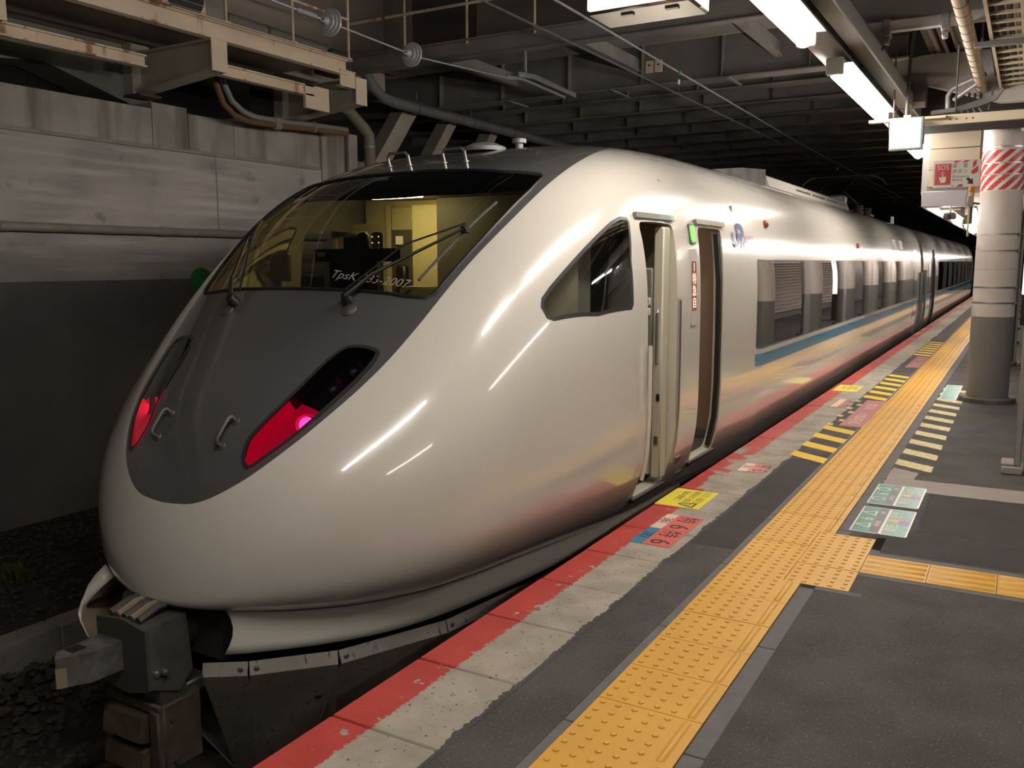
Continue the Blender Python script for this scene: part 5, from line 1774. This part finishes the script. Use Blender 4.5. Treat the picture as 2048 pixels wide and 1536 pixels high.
cpart('web_plate', MB().prism([(-1.38, 3.35), (5.0, 3.35), (5.0, 4.05), (-1.05, 4.05)], 'y', 7.56, 7.60), M_CANOPYG)
cpart('haunch_beam', MB().prism([(-1.45, 3.50), (-1.0, 3.57), (3, 3.52), (3, 3.00), (-.30, 3.06), (-1.10, 3.33)], 'y', 9.9, 10.02), M_CANOPY)
for k, x in enumerate((-.89, -.82, -.72, -.67, -.62)):
    cpart('roof_pipe', MB().cyl((x, 7.7, 3.62), (x + .02, 10.8, 3.62), (.026, .018, .018, .03, .022)[k], 10), M_CANOPY if k != 3 else M_CANOPYG)
cpart('upper_deck', MB().box(-1.6, 7, 10.1, 60, 4.3, 4.4), M_DARKEST)
for k in range(7):
    cpart('roof_rib', MB().box(-1.6, 5, 7.8 + .33 * k, 7.84 + .33 * k, 3.85, 4.0), M_BEIGE)
cpart('dark_panel', MB().box(-1.2, 5, 10.6, 10.64, 2.9, 4.3), M_DARKEST)

# ---- fluorescent lamps in a line along the edge
def tube_lamp(y0, label):
    L_ = 2.37
    t = thing('fluorescent_lamp', label, 'lamp', (-1.28, y0, 2.88), 'fluorescent lamps along the platform edge')
    part('housing', MB().prism([(-1.325, 2.985), (-1.215, 2.985), (-1.225, 2.945), (-1.315, 2.945)], 'y', y0 - .05, y0 + L_ + .05), M_CANOPY, t)
    part('reflector', MB().box(-1.33, -1.15, y0 - .03, y0 + L_ + .03, 2.948, 2.956), M_CANOPYG, t)  # wing plate added to keep tube light off the gutter
    part('end_cap', MB().box(-1.33, -1.21, y0 - .06, y0 - .01, 2.87, 2.99, .008), M_CANOPY, t)
    part('end_cap', MB().box(-1.33, -1.21, y0 + L_ + .01, y0 + L_ + .06, 2.87, 2.99, .008), M_CANOPY, t)
    part('tube', MB().tube([(-1.27, y0, 2.895), (-1.27, y0 + .03, 2.895), (-1.27, y0 + L_ - .03, 2.895), (-1.27, y0 + L_, 2.895)], [.02, .046, .046, .02], 14), M_TUBE, t)
    for y in (y0 + .4, y0 + L_ - .4):
        part('hanger', MB().cyl((-1.27, y, 2.985), (-1.27, y, 3.04), .012, 8), M_STEELD, t)
    return t
for k, (y0, lb) in enumerate(((3.47, 'fluorescent tube lamp nearest above, its far end hanging at the top of the picture'),
                              (6.87, 'long fluorescent tube lamp just before the green sign'),
                              (10.27, 'fluorescent tube lamp half hidden behind the green sign'))):
    tube_lamp(y0, lb)
tube_lamp(.07, 'fluorescent tube lamp overhead, out of the picture')
il = None
ORD = ('nearest', 'second', 'third', 'fourth', 'fifth', 'sixth', 'seventh', 'eighth', 'ninth', 'farthest')
for k in range(10):
    y0 = 11.45 + 4.4 * k
    if k < 1:
        il = thing('fluorescent_lamp', 'nearest fluorescent tube under the low bright canopy beyond the grey fascia', 'lamp', (-.85, y0, 2.1), 'tubes under the low canopy')
        part('tube', MB().cyl((-.82, y0, 2.10), (-.82, y0 + 2.37, 2.10), .04, 10), M_TUBE, il)
        part('housing', MB().box(-.88, -.76, y0 - .05, y0 + 2.42, 2.13, 2.27), M_CANOPY, il)
    else:
        dup(il, (-.85, y0, 2.1), ORD[k] + ' fluorescent tube in the row under the low bright canopy')
# inner fill lamps added to brighten the platform, unseen beyond the right edge
for k in range(3):
    y0 = -1.0 + 5.0 * k
    lx, lz = 2.4, 3.1
    t = thing('fluorescent_lamp', ORD[k] + ' added inner fill lamp over the middle of the platform, out of the picture', 'lamp', (lx, y0, lz), 'added inner fill lamps')
    part('tube', MB().cyl((lx, y0, lz - .05), (lx, y0 + 2.37, lz - .05), .05, 10), M_TUBEFILL, t)
    part('housing', MB().box(lx - .1, lx + .1, y0 - .05, y0 + 2.42, lz, lz + .06), M_CANOPY, t)

# ---- big hanging lit sign over the edge, seen from below
bs = thing('lit_sign', 'large white lit hanging sign with steel underside at the top of the picture', 'sign', (-1.4, 4.05, 2.7))
part('sign_case', MB().box(-1.885, -1.37, 3.96, 4.24, 2.70, 3.25, .012), mat('stainless', (.50, .47, .43), .22, .95), bs)
part('sign_face', MB().box(-1.87, -1.385, 3.945, 3.962, 2.715, 3.235, .004), emat('sign_lit', (1.0, .96, .90), SIGN_LIGHT * .35), bs)
for x in (-1.7, -1.48):
    part('drain_tab', MB().box(x - .03, x + .03, 4.02, 4.05, 2.692, 2.70), M_STEEL, bs)

# ---- small green lit sign on its carrier bar
br = thing('sign_carrier', 'cream steel carrier bar with cables crossing above the green sign', 'bar', (-.8, 9, 2.8))
part('bar', MB().box(-1.34, -.69, 8.94, 9.0, 2.812, 2.84, .004), M_TRAY, br)
part('perforated_bar', MB().box(-.90, .10, 9.02, 9.06, 2.765, 2.85, .004), M_TRAY, br)
for k in range(4):
    part('bar_hole', MB().lathe((-.66 + .05 * k + (.03 if k > 1 else 0), 9.018, 2.805), (0, -1, 0), [(0, .008), (.002, .008)], 10), M_RUST, br)
for k in range(6):
    part('cable', MB().tube([(-.82, 8.99, 2.86 + .004 * k), (-.6, 8.98, 2.87 + .006 * k), (-.42, 8.96, 2.90 + .010 * k), (-.30, 8.94, 2.94 + .008 * k), (-.25, 8.9, 3.02)], .008, 6), M_CABLE, br)
for x, z1 in ((-1.13, 3.30), (-.62, 3.30), (-.36, 3.05)):
    part('hanger_rod', MB().cyl((x * .93, 8.3 if z1 > 3.2 else 9.0, z1), (x, 8.98, 2.86), .008, 6), M_CABLE, br)
gs = thing('green_sign', 'small glowing green and white hanging sign by the second lamp', 'sign', (-.9, 8.75, 2.53))
part('sign_frame', MB().box(-1.13, -.85, 8.74, 8.80, 2.53, 2.815, .006), M_CANOPYG, gs)
part('sign_face', MB().box(-1.117, -.868, 8.730, 8.742, 2.545, 2.80, .003), emat('sign_green', (.30, .95, .72), 1.25), gs)
part('sign_glow_field', MB().box(-1.09, -.90, 8.727, 8.7305, 2.60, 2.785, .001), emat('sign_white_lit', (.86, 1.0, .95), 1.7), gs)
part('sign_hanger', MB().box(-1.02, -.96, 8.755, 8.945, 2.812, 2.835), M_TRAY, gs)

# ---- cables, cable ladder, wrapped pipe
bc = thing('hanging_cable', 'thick black cable arching up from the carrier bar towards the canopy', 'cable', (-1.0, 9, 2.9))
part('cable', MB().tube([(-1.02, 9.0, 2.87), (-1.02, 9.0, 3.2), (-1.01, 8.98, 3.45), (-.99, 8.9, 3.56), (-.90, 8.75, 3.63), (-.78, 8.6, 3.66), (-.4, 8.4, 3.66), (.5, 8.2, 3.66)], .016, 8), M_CABLE, bc)
for k, pts in enumerate((((-1.27, 7.52, 3.27), (-1.29, 7.5, 3.12), (-1.30, 7.6, 3.02), (-1.29, 7.9, 2.98)), ((-1.02, 7.52, 3.18), (-1.12, 7.52, 3.12), (-1.24, 7.6, 3.03), (-1.30, 7.65, 3.0)))):
    single('lamp_cord', MB().tube(pts, .011, 7), M_CABLE, ('short black cord dropping from the canopy beam to the lamp', 'slanted black cord from the tie clamp to the lamp')[k], 'cord')
wp = thing('wrapped_pipe', 'cream lagged pipe with winding tape marks above the platform', 'pipe', (-.45, 7, 3.2))
part('pipe', MB().tube([(-.47, 2.5, 3.2), (-.47, 6.5, 3.2), (-.46, 10.6, 3.2)], .048, 16), M_PIPECR, wp)
for k in range(20):
    y = 5.6 + .25 * k
    part('tape_edge', MB().tube([Vector((-.47, y + .03 * math.sin(a), 3.2)) + Vector((math.cos(a) * .0485, 0, math.sin(a) * .0485)) for a in np.linspace(0, 2 * math.pi, 17)], .0028, 5, False), M_RUST, wp)
lt = thing('cable_ladder', 'long beige cable ladder tray full of grey cables above the pillar', 'cable tray', (-.25, 8, 3.2))
for x0, x1 in ((-.365, -.295), (-.145, -.12)):
    pass
part('side_rail', MB().quadbar((-.35, 3.0, 3.2), (-.29, 11.5, 3.2), .022, .07), M_TRAY, lt)
part('side_rail', MB().quadbar((-.145, 3.0, 3.2), (-.085, 11.5, 3.2), .022, .07), M_TRAY, lt)
for k in range(34):
    y = 3.2 + .25 * k
    x = -.35 + .06 * (y - 3) / 8.5
    part('rung', MB().box(x, x + .205, y - .018, y + .018, 3.175, 3.195, .004), M_TRAY, lt)
for k in range(11):
    x = -.335 + .018 * k
    part('tray_cable', MB().tube([(x + .06 * (y - 3) / 8.5 + .004 * math.sin(y * 3 + k), y, 3.215 + .006 * math.sin(y * 2 + k * 1.7)) for y in np.arange(3, 11.6, .7)], .010, 6), (M_CABLEG, M_CABLE, M_GALV)[k % 3], lt)
part('tray_top', MB().box(-.36, -.08, 3, 11.5, 3.30, 3.31), M_CABLE, lt)
part('tray_support', MB().box(-.43, .3, 7.62, 7.67, 3.115, 3.155, .004), M_CABLEG, lt)
part('support_rod', MB().cyl((-.38, 7.645, 3.10), (-.38, 7.645, 3.6), .009, 6), M_CABLE, lt)
bp = thing('branch_pipe', 'grey forked pipe bending down under the haunched canopy beam', 'pipe', (-.7, 9.6, 3.1))
part('pipe', MB().tube([(-.42, 9.4, 3.24), (-.60, 9.5, 3.20), (-.70, 9.55, 3.16), (-.735, 9.56, 3.10), (-.73, 9.56, 3.0), (-.72, 9.56, 2.95)], .022, 10), M_GALV, bp)
part('pipe', MB().tube([(-.45, 9.4, 3.19), (-.68, 9.55, 3.06)], .02, 10), M_GALV, bp)
sp = thing('hanging_box', 'grey boxy loudspeaker hanging in the shadow under the canopy', 'speaker', (-1.08, 9.9, 3.08))
part('box', MB().prism([(9.75, 3.36), (9.95, 3.38), (9.98, 3.08), (9.78, 3.06)], 'x', -1.23, -.95), mat('box_taupe', (.145, .12, .105), .6), sp)
part('lip', MB().prism([(9.74, 3.10), (9.79, 3.11), (9.80, 3.05), (9.75, 3.04)], 'x', -1.235, -.945), M_BEIGE, sp)
for k in range(4):
    single('cable_bundle', MB().tube([(-.62 + .05 * k, 9.95, 3.22 - .01 * k), (-.62 + .05 * k, 9.75, 3.0), (-.60 + .06 * k, 9.72, 2.93), (-.5 + .03 * k, 9.5, 2.87)], .012, 6), M_CABLE, ORD[k] + ' thin dark cable counted from the lamps, drooping beneath the haunched beam', 'cable', 'drooping cables under the beam')

# ---- beige duct wall, grey fascia, bright low canopy beyond
lc = thing('low_canopy', None, None, (-.7, 11, 2.1)); lc['kind'] = 'structure'
def lpart(nm, mb, m): 
    o = part(nm, mb, m, lc); o['kind'] = 'structure'; return o
for k in range(4):
    z0 = 2.38 + .21 * k
    lpart('fascia_panel', MB().box(-1.01, -.50, 11.20, 11.25, z0 + .003, z0 + .207, .004), M_BEIGE)
lpart('fascia_core', MB().box(-1.08, 3.0, 11.25, 60, 2.30, 3.4), M_CANOPYG)
lpart('front_fascia', MB().box(-1.045, -.60, 10.98, 11.24, 2.15, 2.315, .004), mat('fascia_grey', (.36, .34, .36), .45))
lpart('side_fascia', MB().box(-1.045, -1.02, 11.24, 60, 2.15, 2.40), M_CANOPYG)
lpart('soffit', MB().box(-1.02, 3.0, 11.24, 60, 2.27, 2.30), M_CANOPY)
cc = thing('platform_camera', 'small dark camera box hanging under the bright low canopy', 'camera', (-.74, 10.9, 1.98))
part('camera_body', MB().box(-.80, -.68, 10.80, 11.0, 2.00, 2.075, .015), mat('camera_taupe', (.10, .075, .075), .4), cc)
part('camera_lens', MB().lathe((-.74, 10.80, 2.035), (0, -1, 0), [(0, .022), (.012, .020), (.014, .012)], 14), M_BLACK, cc)
part('camera_bracket', MB().box(-.82, -.64, 10.93, 10.96, 2.10, 2.115, .003).cyl((-.74, 10.945, 2.06), (-.74, 10.945, 2.16), .01, 8), M_TRAY, cc)

# ---- SOS sign
so = thing('emergency_sign', 'white and red SOS emergency button sign beside the striped pillar', 'sign', (-.68, 10.5, 2.32))
R3, U3 = (1, 0, 0), (0, 0, 1)
part('board', MB().prism(rrect(-.90, -.455, 2.315, 2.595, .012), 'y', 10.485, 10.50), M_SIGNW, so)
O3 = (-.90, 10.4835, 2.315)
part('red_panel', flat_poly([(.018, .028), (.172, .028), (.172, .245), (.018, .245)], O3, R3, U3, .001), M_RED, so)
part('lettering', text_mb('SOS', .072, (-.90 + .095, 10.480, 2.315 + .205), R3, U3, aspect=.92), M_SIGNW, so, smooth=0)
hand = [(.078, .050), (.118, .050), (.128, .075), (.128, .112), (.098, .112), (.098, .140), (.088, .140), (.088, .098), (.072, .112), (.060, .112), (.062, .100)]
part('hand_symbol', flat_poly(hand, (-.90, 10.482, 2.315), R3, U3, .001), M_SIGNW, so)
ringp = [(.093 + .013 * math.cos(a), .148 + .013 * math.sin(a)) for a in np.linspace(-.6, math.pi + .6, 12)]
rb_ = ribbon(ringp, .005, (-.90, 10.4805, 2.315), R3, U3)
part('press_symbol', rb_, M_SIGNW, so, smooth=0)
part('lettering', text_mb('非　常', .050, (-.90 + .255, 10.4825, 2.315 + .215), R3, U3, aspect=1.0), M_INK, so, smooth=0)
part('lettering', text_mb('ボタン', .050, (-.90 + .255, 10.4825, 2.315 + .158), R3, U3, aspect=1.0), M_INK, so, smooth=0)
part('lettering', text_mb('Emergency', .034, (-.90 + .188, 10.4825, 2.315 + .110), R3, U3, 'LEFT'), M_INK, so, smooth=0)
part('lettering', text_mb('Button', .034, (-.90 + .188, 10.4825, 2.315 + .075), R3, U3, 'LEFT'), M_INK, so, smooth=0)
part('arrow_symbol', flat_poly([(.318, .080), (.338, .098), (.362, .070), (.378, .086), (.385, .026), (.328, .034), (.344, .052)], (-.90, 10.4825, 2.315), R3, U3, .0008), M_INK, so)
for q in ([(.198, .250), (.198, .272), (.262, .272), (.222, .250)], [(.268, .250), (.302, .272), (.342, .272), (.312, .250)], [(.372, .228), (.372, .250), (.405, .275), (.405, .228), (.372, .190)],
          [(.362, .135), (.362, .160), (.425, .215), (.425, .150), (.385, .130)], [(.185, .005), (.185, .018), (.205, .018)], [(.225, .005), (.255, .028), (.290, .028), (.290, .012), (.275, .005)]):
    part('red_bar', flat_poly(q, (-.90, 10.4835, 2.315), R3, U3, .0008), M_RED, so)
part('sign_arm', MB().box(-.95, -.90, 10.49, 10.51, 2.50, 2.525, .003), M_SIGNW, so)

# ---- amber beacon and its box on a post
bk = thing('amber_beacon', 'amber warning beacon on a beige box beside the pillar', 'beacon', (-.52, 10.6, 1.9))
part('lens', MB().lathe((-.522, 10.45, 2.255), (0, 0, 1), [(0, .026), (.004, .029), (.052, .029), (.060, .022)], 18), mat('amber', (.75, .26, .01), .3, coat=.5), bk)
part('collar', MB().lathe((-.522, 10.45, 2.215), (0, 0, 1), [(0, .029), (.04, .029)], 18), M_TRAY, bk)
part('box', MB().box(-.552, -.497, 10.42, 10.48, 2.105, 2.213, .006), M_BEIGE, bk)
part('post', MB().box(-.545, -.525, 10.44, 10.46, 1.80, 2.105, .003), mat('post_lime', (.60, .60, .25), .5), bk)
part('bracket', MB().box(-.525, -.50, 10.44, 10.465, 1.93, 2.105, .003), M_CABLE, bk)
part('bracket_arm', MB().quadbar((-.545, 10.45, 2.15), (-.46, 10.75, 2.15), .02, .02), M_CABLE, bk)
hl_ = thing('round_lamp', 'small bright lamp on the near side of the pillar beneath the beacon', 'lamp', (-.495, 10.6, 1.85))
part('globe', MB().lathe((-.492, 10.62, 1.86), (0, 0, 1), [(0, .01), (.01, .03), (.10, .035), (.20, .03), (.24, .012)], 14), emat('globe_lit', (1, .97, .93), 4.0), hl_)
part('lamp_cap', MB().lathe((-.492, 10.62, 2.10), (0, 0, 1), [(0, .03), (.02, .02)], 12), M_GALV, hl_)

# ---- pillars
def pillar(y, label, full=True):
    c = (-.262, y)
    p = thing('pillar', label, 'pillar', (c[0], y, 0), 'round platform pillars')
    part('upper_shaft', MB().lathe((*c, .945), (0, 0, 1), [(0, .208), (2.4, .208)], 40), M_PILLAR, p)
    part('lower_shaft', MB().lathe((*c, .0), (0, 0, 1), [(0, .2085), (.945, .2085)], 40), M_PILLARG, p)
    part('foot_ring', MB().lathe((*c, .0), (0, 0, 1), [(0, .285), (.045, .285), (.06, .27), (.06, .20)], 40), mat('foot_dark', (.13, .115, .10), .6, noise=(9, 1, (.07, .06, .055))), p)
    if full:
        for z in (1.095, 1.262, 1.655, 1.83, 2.74):
            part('steel_band', MB().lathe((*c, z - .008), (0, 0, 1), [(0, .2105), (.016, .2105)], 40), M_STEEL, p)
            part('band_buckle', MB().box(c[0] + .19, c[0] + .225, y - .10, y - .06, z - .014, z + .014, .003), M_STEELD, p)
        for z in (2.455, 2.575):
            part('steel_band', MB().lathe((*c, z - .006), (0, 0, 1), [(0, .2125), (.012, .2125)], 40), M_STEEL, p)
        part('white_wrap', MB().lathe((*c, 2.29), (0, 0, 1), [(0, .2092), (.425, .2092)], 40), M_SIGNW, p)
        zrows = ((2.295, 2.45), (2.462, 2.57), (2.582, 2.71))
        for z0, z1 in zrows:
            for k in range(11):
                a0 = k * 2 * math.pi / 11
                wd = 2 * math.pi / 11 * .56
                v = []
                n_ = 4
                for i in range(n_ + 1):
                    s = i / n_
                    z = z0 + (z1 - z0) * s
                    sh = (z - 2.3) * 5.2
                    for e in range(5):
                        a = a0 + sh + e / 4 * wd
                        v.append((c[0] + .2108 * math.cos(a), y + .2108 * math.sin(a), z))
                f = [(5 * i + e, 5 * i + e + 1, 5 * i + e + 6, 5 * i + e + 5) for i in range(n_) for e in range(4)]
                part('red_stripe', MB().add(v, f), M_RED, p)
        part('panel_seam', MB().lathe((*c, 1.455), (0, 0, 1), [(0, .2084), (.003, .2084)], 40), M_PILLARG, p)
    return p
pillar(11.0, 'round white pillar with red stripes on top and grey foot, nearest on the right')
pillar(15.1, 'plain round pillar standing in line behind the striped one', False)
pillar(19.2, 'third round pillar in the line behind the striped one', False)
pillar(23.3, 'fourth round pillar in the line behind the striped one', False)
for k in range(6):
    pillar(27.4 + 4.1 * k, ORD[4 + k] + ' round pillar in the line behind the striped one', False)
pl = thing('sign_post', 'thin grey post with a stone foot block at the right edge of the picture', 'post', (.05, 7.3, 0))
part('post', MB().box(.03, .075, 7.24, 7.29, 0, 2.2, .006), M_CANOPYG, pl)
part('foot_block', MB().box(-.045, .09, 7.2, 7.42, 0, .055, .008), M_CONC, pl)
part('foot_cap', MB().box(-.05, .06, 7.24, 7.45, .055, .075, .006), M_PATCH, pl)
p2_ = thing('sign_post', 'slim two tone post on a foot plate just right of the round pillar', 'post', (-.01, 15.2, 0))
part('post', MB().box(-.065, -.015, 15.1, 15.15, 0, 1.15, .006), M_PILLARG, p2_)
part('post_upper', MB().box(-.06, -.02, 15.105, 15.145, 1.15, 2.6, .006), M_CANOPYG, p2_)
part('foot_plate', MB().box(-.09, .04, 15.0, 15.25, 0, .05, .008), M_PILLARG, p2_)
sl = thing('ball_lamp', 'small grey ball camera at the top right edge beside the pillar', 'camera', (-.05, 10.6, 2.75))
part('ball', MB().lathe((-.075, 10.7, 2.86), (0, 0, 1), [(0, .012), (.01, .03), (.035, .042), (.06, .034), (.072, .012)], 18), M_GALV, sl)
part('stem', MB().box(-.085, -.065, 10.69, 10.71, 2.93, 3.10, .003), M_SIGNW, sl)
bp_ = thing('bright_panel', 'bright lit panel at the right edge behind the pillar', 'sign', (.3, 17, 1))
part('panel', MB().box(.0, .35, 24.9, 25.0, .75, 2.3, .01), emat('panel_lit', (1, .93, .88), 1.3), bp_)
part('panel_base', MB().box(.0, .35, 24.85, 25.05, 0, .75, .01), mat('panel_dark', (.10, .08, .07), .5), bp_)

# ---- kiosk with roller shutters further along the platform: it shows in the train's windows
ks = thing('shuttered_kiosk', 'shuttered kiosk further along the platform, mirrored in the train windows', 'kiosk', (2.6, 26, 0))
part('kiosk_wall', MB().box(1.75, 3.4, 17.5, 60.5, 0, 2.25, .02), M_PILLARG, ks)
for k in range(16):
    part('shutter_slat', MB().prism([(1.74, .20 + .12 * k), (1.70, .225 + .12 * k), (1.74, .305 + .12 * k)], 'y', 20.5, 34.0), mat('slat_brown', (.16, .11, .09), .5) if k % 1 == 0 else M_BEIGE, ks)
    part('slat_lit_edge', MB().box(1.695, 1.74, 20.5, 34.0, .305 + .12 * k, .318 + .12 * k), M_SIGNW, ks)  # white strip paints in the lit edge of each slat
part('yellow_poster', MB().box(1.68, 1.70, 34.5, 36.2, 1.0, 1.5, .004), mat('poster_yellow', (.75, .50, .02), .5), ks)
for k, (y0, y1) in enumerate(((24.5, 28.6), (30.6, 36.2))):
    hb = thing('lit_header', ('nearer', 'farther')[k] + ' lit yellowish sign box hanging in front of the kiosk, mirrored on the train side', 'sign', (1.3, (y0 + y1) / 2, 2.95), 'lit sign boxes by the kiosk')
    part('sign_case', MB().box(1.30, 1.50, y0, y1, 2.95, 3.30, .015), M_CANOPYG, hb)
    part('sign_face', MB().box(1.285, 1.302, y0 + .05, y1 - .05, 2.98, 3.27, .004), emat('header_lit', (1.0, .95, .72), 2.6), hb)
    for y in (y0 + .4, y1 - .4):
        part('hanger', MB().cyl((1.4, y, 3.30), (1.4, y, 3.42), .012, 8), M_STEELD, hb)
